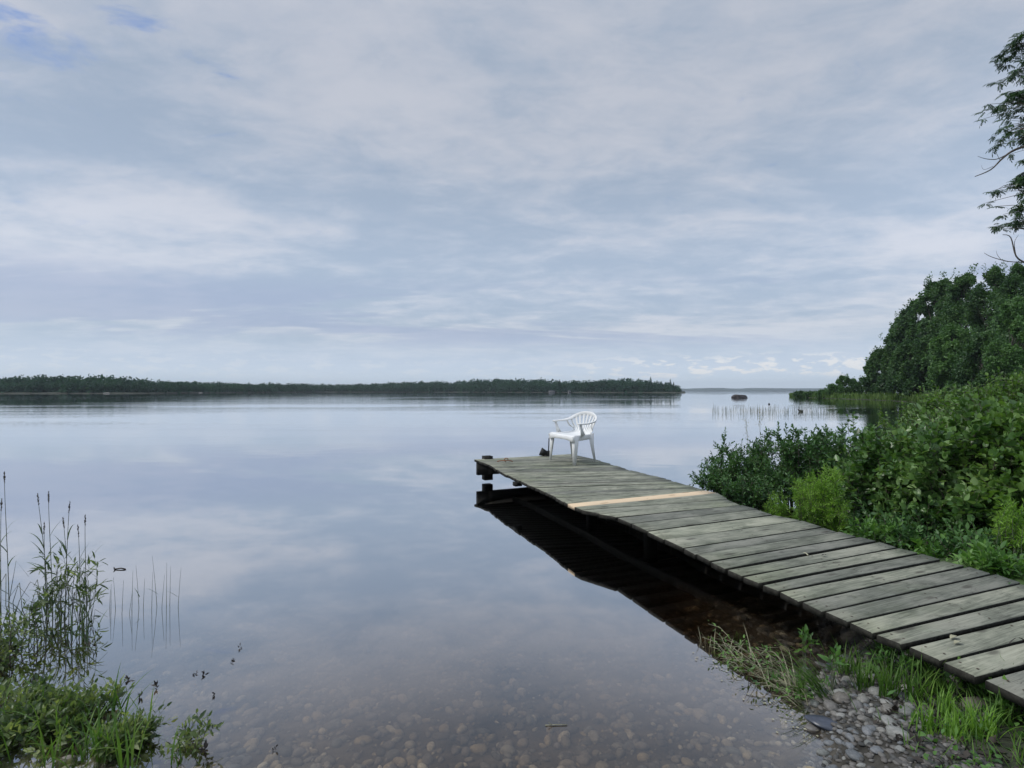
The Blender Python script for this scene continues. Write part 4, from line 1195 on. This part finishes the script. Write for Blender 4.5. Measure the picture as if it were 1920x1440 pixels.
# pebbles seen through the water and the finest gravel: beyond counting
def pebble_field(name, n, xr, yr, cond, sizes, mt_, label, seed):
    rs = np.random.RandomState(seed)
    bm = bmesh.new(); bmesh.ops.create_icosphere(bm, subdivisions=2, radius=1)
    bv = np.array([v.co[:] for v in bm.verts]); bf = np.array([[v.index for v in f.verts] for f in bm.faces]); bm.free()
    x = rs.uniform(*xr, n); y = yr[0] + (yr[1] - yr[0]) * rs.random_sample(n) ** 1.3; z = ground_z(x, y)
    ok = cond(x, y, z); x, y, z = x[ok], y[ok], z[ok]; n = len(x)
    s = rs.choice(sizes, n) * rs.uniform(.8, 1.2, n)
    a = rs.uniform(0, 6.28, n); k1 = rs.uniform(.85, 1.35, n); k2 = rs.uniform(.6, .95, n); k3 = rs.uniform(.35, .6, n)
    Vv = np.repeat(bv[None], n, 0)
    lump = 1 + .16 * np.sin(Vv[:, :, 0] * 2.1 + a[:, None] * 5) * np.cos(Vv[:, :, 1] * 1.9 + a[:, None] * 3)
    Vv = Vv * lump[:, :, None] * (s[:, None, None]) * np.stack([k1, k2, k3], -1)[:, None, :]
    c_, s_ = np.cos(a)[:, None], np.sin(a)[:, None]
    X_ = Vv[:, :, 0] * c_ - Vv[:, :, 1] * s_ + x[:, None]; Y_ = Vv[:, :, 0] * s_ + Vv[:, :, 1] * c_ + y[:, None]
    Z_ = Vv[:, :, 2] + (z + s * k3 * .35)[:, None]
    Vall = np.stack([X_, Y_, Z_], -1).reshape(-1, 3)
    Fa = (bf[None] + (np.arange(n) * len(bv))[:, None, None]).reshape(-1, 3)
    return tag(link(name, mesh_np(name, Vall, [Fa], True), mt_), label, 'pebbles', kind='stuff')
pebble_field('lakebed_pebbles', 7500, (-2.4, 2.0), (1.9, 4.6), lambda x, y, z: (z < -.015) & (np.abs(x) < y * 1.05), [.008, .010, .012, .016, .022, .032], M['pebble'], 'brown and grey pebbles on the shallow lake bed', 1)
pebble_field('shore_gravel', 8000, (1.25, 2.8), (1.9, 3.8), lambda x, y, z: (z > -.03) & (z < .20) & ((x < 1.85) | (fbm(x, y, 2.7) > .1)), [.006, .009, .012, .015], M['gravel'], 'fine gravel between the shore stones', 2)
# ---------------------------------------------------------------- far things
QD = T_quad(.5)
def crown_cards(Lv, c_, rad, n, size, r, flat=.0):
    rs = np.random.RandomState(r.randrange(1 << 30))
    d = rs.normal(size=(n, 3)); d /= np.linalg.norm(d, axis=1)[:, None]
    rr = rs.random_sample(n) ** .33
    lump = 1 + .22 * np.sin(d[:, 0] * 5 + c_[0]) * np.cos(d[:, 2] * 6 + c_[1]) + .12 * np.sin(d[:, 1] * 9 + d[:, 2] * 7)
    p = np.array(c_)[None] + d * (rr * lump)[:, None] * np.array(rad)[None]
    dirs = rs.normal(size=(n, 3)) + d * .8 + np.array([0, 0, .3])
    nn = d * .9 + rs.normal(size=(n, 3)) * .6 + np.array([0, 0, .5])
    s = size * rs.uniform(.5, 1.3, n)
    V, fs = Lv.instance(p, dirs, nn, s)
    return V, fs
def merge(parts):
    Vs, by, n = [], {}, 0
    for V, fs in parts:
        Vs.append(V)
        for f in fs: by.setdefault(f.shape[1], []).append(f + n)
        n += len(V)
    return np.concatenate(Vs), [np.concatenate(v) for v in by.values()]
LQ = Leaves(QD); LL = Leaves(T_diamond(.3, .08))

# wooded shore across the lake
r = random.Random(200)
su = np.array([-260, 0, 200, 300, 450, 620, 850, 1000, 1150, 1272]); sdist = np.array([320, 325, 330, 350, 480, 680, 640, 540, 500, 470])
tu = np.array([-260, 0, 80, 220, 300, 360, 450, 600, 650, 750, 850, 920, 1000, 1060, 1100, 1155, 1195, 1225, 1250, 1268]); tv_ = np.array([712, 712, 709, 710, 716, 718.5, 720.5, 722, 723, 719, 718, 714, 714, 717, 716, 712.5, 713.5, 719, 720, 724])
parts = []; trunks = MB()
u = -260
while u < 1270:
    d = float(np.interp(u, su, sdist)); s = d / 1000
    top = (733 - float(np.interp(u, tu, tv_))) * s * 1.12 + HC
    for row in range(4):
        dd = d + row * 9 + r.uniform(-2, 2); uu = u + r.uniform(-3, 3)
        h = top * r.uniform(.86, 1.07) * (.72 if row == 0 else 1)
        x = (uu - 960) / 1000 * dd; R_ = h * r.uniform(.36, .48)
        cz = h - R_ * .95
        parts.append(crown_cards(LQ, (x, dd, cz), (R_, R_, R_), 260, R_ * .27, r))
        parts.append(crown_cards(LQ, (x, dd, cz * .45), (R_ * 1.05, R_, cz * .52), 90, R_ * .6, r))
        trunks.tube([(x, dd, 0), (x, dd, h * .45)], .14, 4)
    u += (top * .42) / s * r.uniform(.8, 1.2)
V, fs = merge(parts)
tag(link('far_forest', mesh_np('far_forest', V, fs), M['far']), 'dark wooded shore across the lake', 'forest', kind='stuff')
tag(trunks.build('forest_trunks', M['treebark']), 'trunks of the wood across the lake', 'forest', kind='stuff')
# its ground
V = []; Q_ = []
us = list(range(-300, 1290, 30)) + [1286]
for i, u in enumerate(us):
    d = float(np.interp(u, su, sdist)); d -= 7
    endk = 1 if u < 1270 else .0
    for (dd, z) in ((0, -.6), (1.5, .25), (6, .8), (60 * endk + 4, 1.2), (62 * endk + 6, -.6)):
        V.append(((u - 960) / 1000 * (d + dd * .5), d + dd, z))
    if i:
        b0 = (i - 1) * 5; b1 = i * 5
        for k in range(4): Q_.append((b0 + k, b1 + k, b1 + k + 1, b0 + k + 1))
tag(link('far_shore', mesh_np('far_shore', V, [np.array(Q_)], True), M['shorerock']), kind='structure')
# narrow conifers that stand above the point
def conifer(u, v, d, lab, w_=.16):
    h = (733 - v) * d / 1000 + HC; x = (u - 960) / 1000 * d
    root = empty('spruce_tree', (x, d, .5), lab, 'tree', 'spruces on the far point')
    t_ = MB(); t_.tube([(0, 0, -.5), (0, 0, h * .98)], [.18, .03], 5); t_.build('trunk', M['treebark'], root)
    L_ = []; rr = random.Random(int(u))
    for k in range(30):
        t = k / 30; z = h * (.12 + .86 * t); R_ = h * w_ * (1 - t) ** .9 + .12
        L_.append(crown_cards(LQ, (0, 0, z - .5), (R_, R_, h * .02), 16, R_ * .75 + .15, rr))
    V, fs = merge(L_); link('crown', mesh_np('crown', V, fs), M['far'], root)
for (u, v, lab, w_) in [(1220, 706, 'tallest narrow spruce rising above the far point', .13), (1257, 710, 'narrow spruce nearest the tip of the far point', .10), (1263, 716, 'short leaning spruce at the very tip of the far point', .12), (1212, 713, 'spruce just left of the tallest on the far point', .14), (1049, 711, 'lone pointed treetop above the middle of the far shore', .12), (1126, 711, 'pointed treetop left of the highest clump on the far shore', .14)]:
    conifer(u, v, 485, lab, w_)
# two low white waterside houses
for (u, v, wpx, hpx, lab) in [(1035, 735.8, 11, 1.5, 'long low white boathouse on the far wooded shore'), (1068, 735.2, 4, 1.3, 'tiny white cottage on the far wooded shore')]:
    d = float(np.interp(u, su, sdist)) - 8; x = (u - 960) / 1000 * d; W_ = wpx * d / 1000; H_ = hpx * d / 1000 + .3
    root = empty('boathouse' if wpx > 10 else 'cottage', (x, d, .2), lab, 'building')
    b_ = MB(); b_.box((0, 2, H_ / 2), (W_, 4, H_)); b_.build('wall', M['farwall'], root)
    b_ = MB()
    b_.add([(-W_ / 2 - .3, -.3, H_), (W_ / 2 + .3, -.3, H_), (W_ / 2 + .3, 4.3, H_), (-W_ / 2 - .3, 4.3, H_), (-W_ / 2 - .3, 2, H_ + 1), (W_ / 2 + .3, 2, H_ + 1)], [(0, 1, 5, 4), (2, 3, 4, 5), (0, 4, 3), (1, 2, 5), (0, 3, 2, 1)]); b_.build('roof', M['farroof'], root)
    nwin = 3 if wpx > 10 else 1
    for q in range(nwin):
        b_ = MB(); b_.box((-W_ / 2 + W_ * (q + .5) / nwin, -.03, H_ * .5), (.9, .06, .7)); b_.build('window', M['glasswin'], root)
# pale rock on the left shore
r = random.Random(210)
for (u, lab) in [(200, 'pale rock outcrop at the water line of the far left shore'), (375, 'low pale rock farther right on the far left shore')]:
    d = float(np.interp(u, su, sdist)) - 8; me = stone_mesh('rock', u, 3); me.materials.append(M['palerock'])
    o = bpy.data.objects.new('rock', me); COL.objects.link(o); o.location = ((u - 960) / 1000 * d, d, .2); o.scale = (2.0, 1.0, .45); tag(o, lab, 'rock')
# low hills at the far end of the lake
V = []; Q_ = []; xs = np.linspace(500, 3600, 130)
for i, x in enumerate(xs):
    e = 21 + 5 * fbm(x * .01, 3, 1.3) + 2.5 * fbm(x * .05, 3, 1.9); t = (x - 500) / 3100
    for (dd, z) in ((4300, -2), (4301, e * .5), (4330, e), (4700, e + 2), (5000, -2)): V.append((x, dd + 150 * math.sin(x * .002), z))
    if i:
        for k in range(4): Q_.append(((i - 1) * 5 + k, i * 5 + k, i * 5 + k + 1, (i - 1) * 5 + k + 1))
tag(link('hills', mesh_np('hills', V, [np.array(Q_)], True), M['farhill']), kind='structure')

# boulder off the point
me = stone_mesh('boulder', 3.3, 4)
for v in me.vertices:
    c = v.co; L_ = max(abs(c.x), abs(c.y), abs(c.z)) / max(c.length, .01); v.co = c.lerp(c / max(L_, .3) * .9, .55)
me.materials.append(M["boulder"])
bo = bpy.data.objects.new('boulder', me); COL.objects.link(bo); p = G(1387, 746.2, 0); bo.location = (p.x, p.y, .12); bo.scale = (1.62, 1.3, .68); bo.rotation_euler = (0, .05, .3)
tag(bo, 'dark flat-topped boulder alone in the open water', 'boulder')
# duck, and a small dark float
p = G(1502, 772, 0)
dk = MB(); 
dk.tube([(-.17, 0, .05), (-.10, 0, .06), (0, 0, .07), (.10, 0, .06), (.15, 0, .07), (.18, 0, .13), (.20, 0, .18), (.235, 0, .185), (.26, 0, .18)], [.02, .06, .085, .075, .05, .034, .04, .034, .012], 10)
root = empty('duck', p, 'small dark duck swimming beside the faint reeds', 'duck', rz=math.pi)
dk.build('body', M['duck'], root, True)
bk_ = MB(); bk_.tube([(.25, 0, .178), (.30, 0, .170)], [.014, .005], 6); bk_.build('bill', M['rust'], root, True)
p = G(1442, 758, 0); bm = bmesh.new(); bmesh.ops.create_uvsphere(bm, u_segments=16, v_segments=10, radius=.11)
for v in bm.verts: v.co.z *= .85
for v in bm.verts:
    if v.co.z > .07: v.co.x *= .6; v.co.y *= .6; v.co.z += .03
me = bpy.data.meshes.new('buoy'); bm.to_mesh(me); bm.free(); me.materials.append(M['black']); o = bpy.data.objects.new('buoy', me); COL.objects.link(o); o.location = (p.x, p.y, .03)
tag(o, 'tiny dark round float between the boulder and the reeds', 'float')

# ---------------------------------------------------------------- trees on the right bank
def bank_tree(u, vtop, d, wpx, lab, seed, low=None, mt_='tree', n=1.0, name='bank_tree', leaf=.30, lowv=None):
    r = random.Random(seed); s = d / 1000; x = (u - 960) * s
    zt = (733 - vtop) * s + HC; zg = max(.05, gz(x, d)); H_ = zt - zg; W_ = wpx * s
    root = empty(name, (x, d, zg), lab, 'tree', None)
    tr_ = MB(); P = [Vector((.3 * math.sin(k * .8 + seed), .3 * math.cos(k + seed), H_ * .85 * k / 7 - (.3 if k == 0 else 0))) for k in range(8)]
    tr_.tube(P, [.22 * H_ / 15 * (1 - .8 * k / 7) + .02 for k in range(8)], 7)
    parts = []
    lo = .04 if low is None else low
    nl = int(46 * n)
    for k in range(nl):
        t = (k + r.random()) / nl
        z = H_ * (lo + (1 - lo) * t)
        prof = math.sin(math.pi * (.18 + .80 * t) ** .9) ** .7
        a = r.uniform(0, 6.28); rad = W_ * prof * r.uniform(.45, 1.0)
        c_ = Vector((math.cos(a) * rad, math.sin(a) * rad, min(z, H_ * .93)))
        cr = W_ * r.uniform(.22, .42) * (.55 + .45 * prof)
        i = min(7, int(t * 6)); tr_.tube([P[i], P[i].lerp(c_, .5) + Vector((0, 0, -.2)), c_], [.05 * H_ / 15, .035 * H_ / 15, .015], 4)
        for q in range(3):
            cc = c_ + rv(r) * cr * .6
            parts.append(crown_cards(LQ, tuple(cc), (cr * .52, cr * .52, cr * .85), int(110 + 360 * (cr / W_)), leaf, r))
    # fine sprays past the outline
    for k in range(int(60 * n)):
        t = r.random() ** .7; z = H_ * (lo + (1.03 - lo) * t); prof = math.sin(math.pi * min(.98, .18 + .80 * t) ** .9) ** .7
        a = r.uniform(0, 6.28); rad = W_ * (prof * 1.05 + .12)
        parts.append(crown_cards(LQ, (math.cos(a) * rad, math.sin(a) * rad, z), (.3, .3, .65), 20, leaf * .75, r))
    V, fs = merge(parts)
    tr_.build('trunk', M['treebark'], root, True)
    link('crown', mesh_np('crown', V, fs), M[mt_], root)
    return root
for k, a in enumerate([
        (1652, 655, 100, 26, 'smallest tree at the lake end of the dark row on the right bank', 'tree', .8),
        (1690, 590, 96, 34, 'airy open-crowned tree second from the lake end of the row', 'tree', .9),
        (1722, 560, 88, 40, 'slim dark tree with a ragged top in the right bank row', 'tree', 1.1),
        (1765, 520, 80, 46, 'tall tree with feathery pale top shoots on the right bank', 'tree', 1.2),
        (1815, 508, 72, 48, 'tall dark tree in the middle of the right bank wood', 'tree', 1.2),
        (1868, 500, 66, 52, 'broad tall dark tree near the right picture edge', 'tree', 1.2),
        (1925, 492, 60, 56, 'tall tree cut by the right picture edge', 'tree', 1.2),
        (1790, 610, 62, 42, 'shorter paler tree standing in front of the tall dark row', 'tree2', 1.0),
        (1712, 640, 82, 34, 'rounded lower tree in front of the lake end of the row', 'tree', .9),
        (1850, 625, 56, 44, 'rounded dark tree low in front at the right', 'tree', 1.0),
        (1905, 560, 52, 40, 'pale green tree top at the right picture edge', 'tree2', 1.0)]):
    bank_tree(a[0], a[1], a[2], a[3], a[4], 300 + k, mt_=a[5], n=a[6], leaf=.28 * a[2] / 80)
# shrubs out on the spit
for k, (u, v, d, w_, lab, mt_) in enumerate([
        (1500, 736, 128, 12, 'low dark bush on the very tip of the grassy spit', 'tree'), (1520, 737, 125, 10, 'low dark bush just inside the tip of the spit', 'tree'),
        (1582, 706, 112, 13, 'pale loose-leaved shrub standing tall on the spit', 'tree2'), (1600, 712, 112, 10, 'smaller pale shrub beside the tall one on the spit', 'tree2'), (1560, 722, 115, 10, 'low pale shrub toward the tip of the spit', 'tree2'),
        (1622, 708, 108, 16, 'bushy shrub at the foot of the first tree on the spit', 'tree'), (1545, 733, 118, 12, 'rounded low bush in the middle of the spit', 'tree2')]):
    bank_tree(u, v, d, w_, lab, 340 + k, mt_=mt_, n=.45, name='spit_shrub', leaf=.24)['category'] = 'shrub'
# rank grass on the bank and the spit
r = random.Random(360); mb_ = MB()
cnt = 0
while cnt < 5200:
    x = r.uniform(38, 82); y0 = float(np.interp(x, SHX, SHY)); y = y0 - r.random() ** 1.6 * 16
    if y < 45: continue
    u = 960 + x / y * 1000
    if u > 1960: continue
    z = gz(x, y)
    if z < -.05: continue
    cnt += 1
    blade(mb_, (x, y, max(z, 0) - .02), r.uniform(0, 6.28), r.uniform(.5, 1.25), r.uniform(.10, .22), r.uniform(0, .35), r.uniform(.1, .8), 3)
tag(mb_.build('bank_grass', M['bankgrass']), 'rank green grass along the far right bank and spit', 'grass', kind='stuff')

# ---------------------------------------------------------------- ash tree reaching in at the upper right
r = random.Random(400)
d0 = 9.0; bx = D(2140, 720, d0).x
root = empty('ash_tree', (bx, d0, gz(bx, d0)), 'ash tree whose leafy boughs reach in at the upper right', 'tree')
trk = MB(); H_ = 8.6
P = [Vector((bx + .12 * math.sin(k), d0 + .1 * math.cos(k * 1.3), gz(bx, d0) - .2 + H_ * k / 8)) for k in range(9)]
trk.tube(P, [.17 * (1 - .75 * k / 8) for k in range(9)], 9)
inv_ = Matrix.Translation(-Vector(root.location))
lv = Leaves(T_pinnate(4)); tw = MB()
clumps = [(1905, 65, 28, 22, 26), (1885, 90, 26, 22, 30), (1905, 125, 34, 18, 30), (1870, 130, 14, 12, 9), (1880, 195, 34, 14, 30), (1860, 190, 14, 10, 12), (1908, 180, 20, 18, 22), (1900, 225, 32, 16, 34), (1885, 250, 20, 12, 18), (1915, 255, 24, 16, 22),
          (1900, 322, 22, 14, 18), (1880, 350, 30, 9, 20), (1858, 357, 12, 5, 9), (1912, 345, 20, 14, 16), (1895, 392, 32, 14, 26), (1880, 425, 22, 12, 18), (1908, 412, 22, 16, 20),
          (2040, 120, 50, 60, 60), (2040, 260, 50, 60, 60), (2040, 400, 50, 50, 50), (2010, 40, 40, 30, 30)]
def limb(a, b_, r0, r1, sagv=.1):
    m1 = a.lerp(b_, .4) + Vector((0, 0, sagv)) + rv(r) * .06
    Q = bez(a, m1, a.lerp(b_, .75) + Vector((0, 0, sagv * .8)) + rv(r) * .05, b_, 8)
    tw.tube(Q, [r0 + (r1 - r0) * i / 8 for i in range(9)], 5); return Q
for (u, v, ru, rv_, n_) in clumps:
    c_ = D(u + 42, v - 12, d0 + r.uniform(-.5, .5))
    zs = min(max(c_.z - .6, 1.5), H_ - .5); i = min(7, int((zs - P[0].z) / H_ * 8)); src = P[i]
    Q = limb(src, c_, .035, .008, .15)
    for k in range(n_):
        t = Vector((r.gauss(0, .5) * ru * .009, r.gauss(0, .3), r.gauss(0, .5) * rv_ * .009))
        e = c_ + t; st_ = Q[r.randrange(4, 9)]
        tw.tube([st_, st_.lerp(e, .6) + Vector((0, 0, .03)), e], [.006, .005, .003], 4)
        for q in range(4):
            d = Vector((r.gauss(-.45, .7), r.gauss(-.2, .7), r.gauss(-.35, .3))); lv.put(e, d, Vector((0, 0, 1)) + rv(r) * .35, r.uniform(.11, .17))
# bare dead branches
for (pts_, r0) in [([(1960, 262), (1905, 280), (1880, 297), (1858, 318), (1828, 331)], .024), ([(1893, 287), (1870, 298), (1850, 298), (1833, 293)], .010), ([(1862, 312), (1845, 318), (1840, 310)], .004), ([(1875, 300), (1868, 285), (1875, 280)], .004),
                   ([(1960, 520), (1925, 495), (1905, 480), (1895, 445), (1880, 440)], .018), ([(1922, 492), (1890, 490), (1860, 482), (1845, 474)], .010), ([(1905, 480), (1902, 455), (1910, 440)], .006), ([(1878, 488), (1870, 478), (1868, 470)], .004), ([(1940, 380), (1905, 352), (1880, 352)], .01), ([(1940, 430), (1915, 428), (1885, 428)], .01)]:
    Q = [D(u, v, d0 - .2) for u, v in pts_]; Q = cat(Q, 4)
    tw.tube(Q, [r0 * (1 - .8 * i / len(Q)) for i in range(len(Q))], 5)
for mb_, nm, mt_ in ((trk, 'trunk', 'treebark'), (tw, 'branches', 'bark')):
    o = mb_.build(nm, M[mt_], None, True); o.parent = root; o.matrix_parent_inverse = inv_
o = lv.build('crown', M['ash']); o.parent = root; o.matrix_parent_inverse = inv_
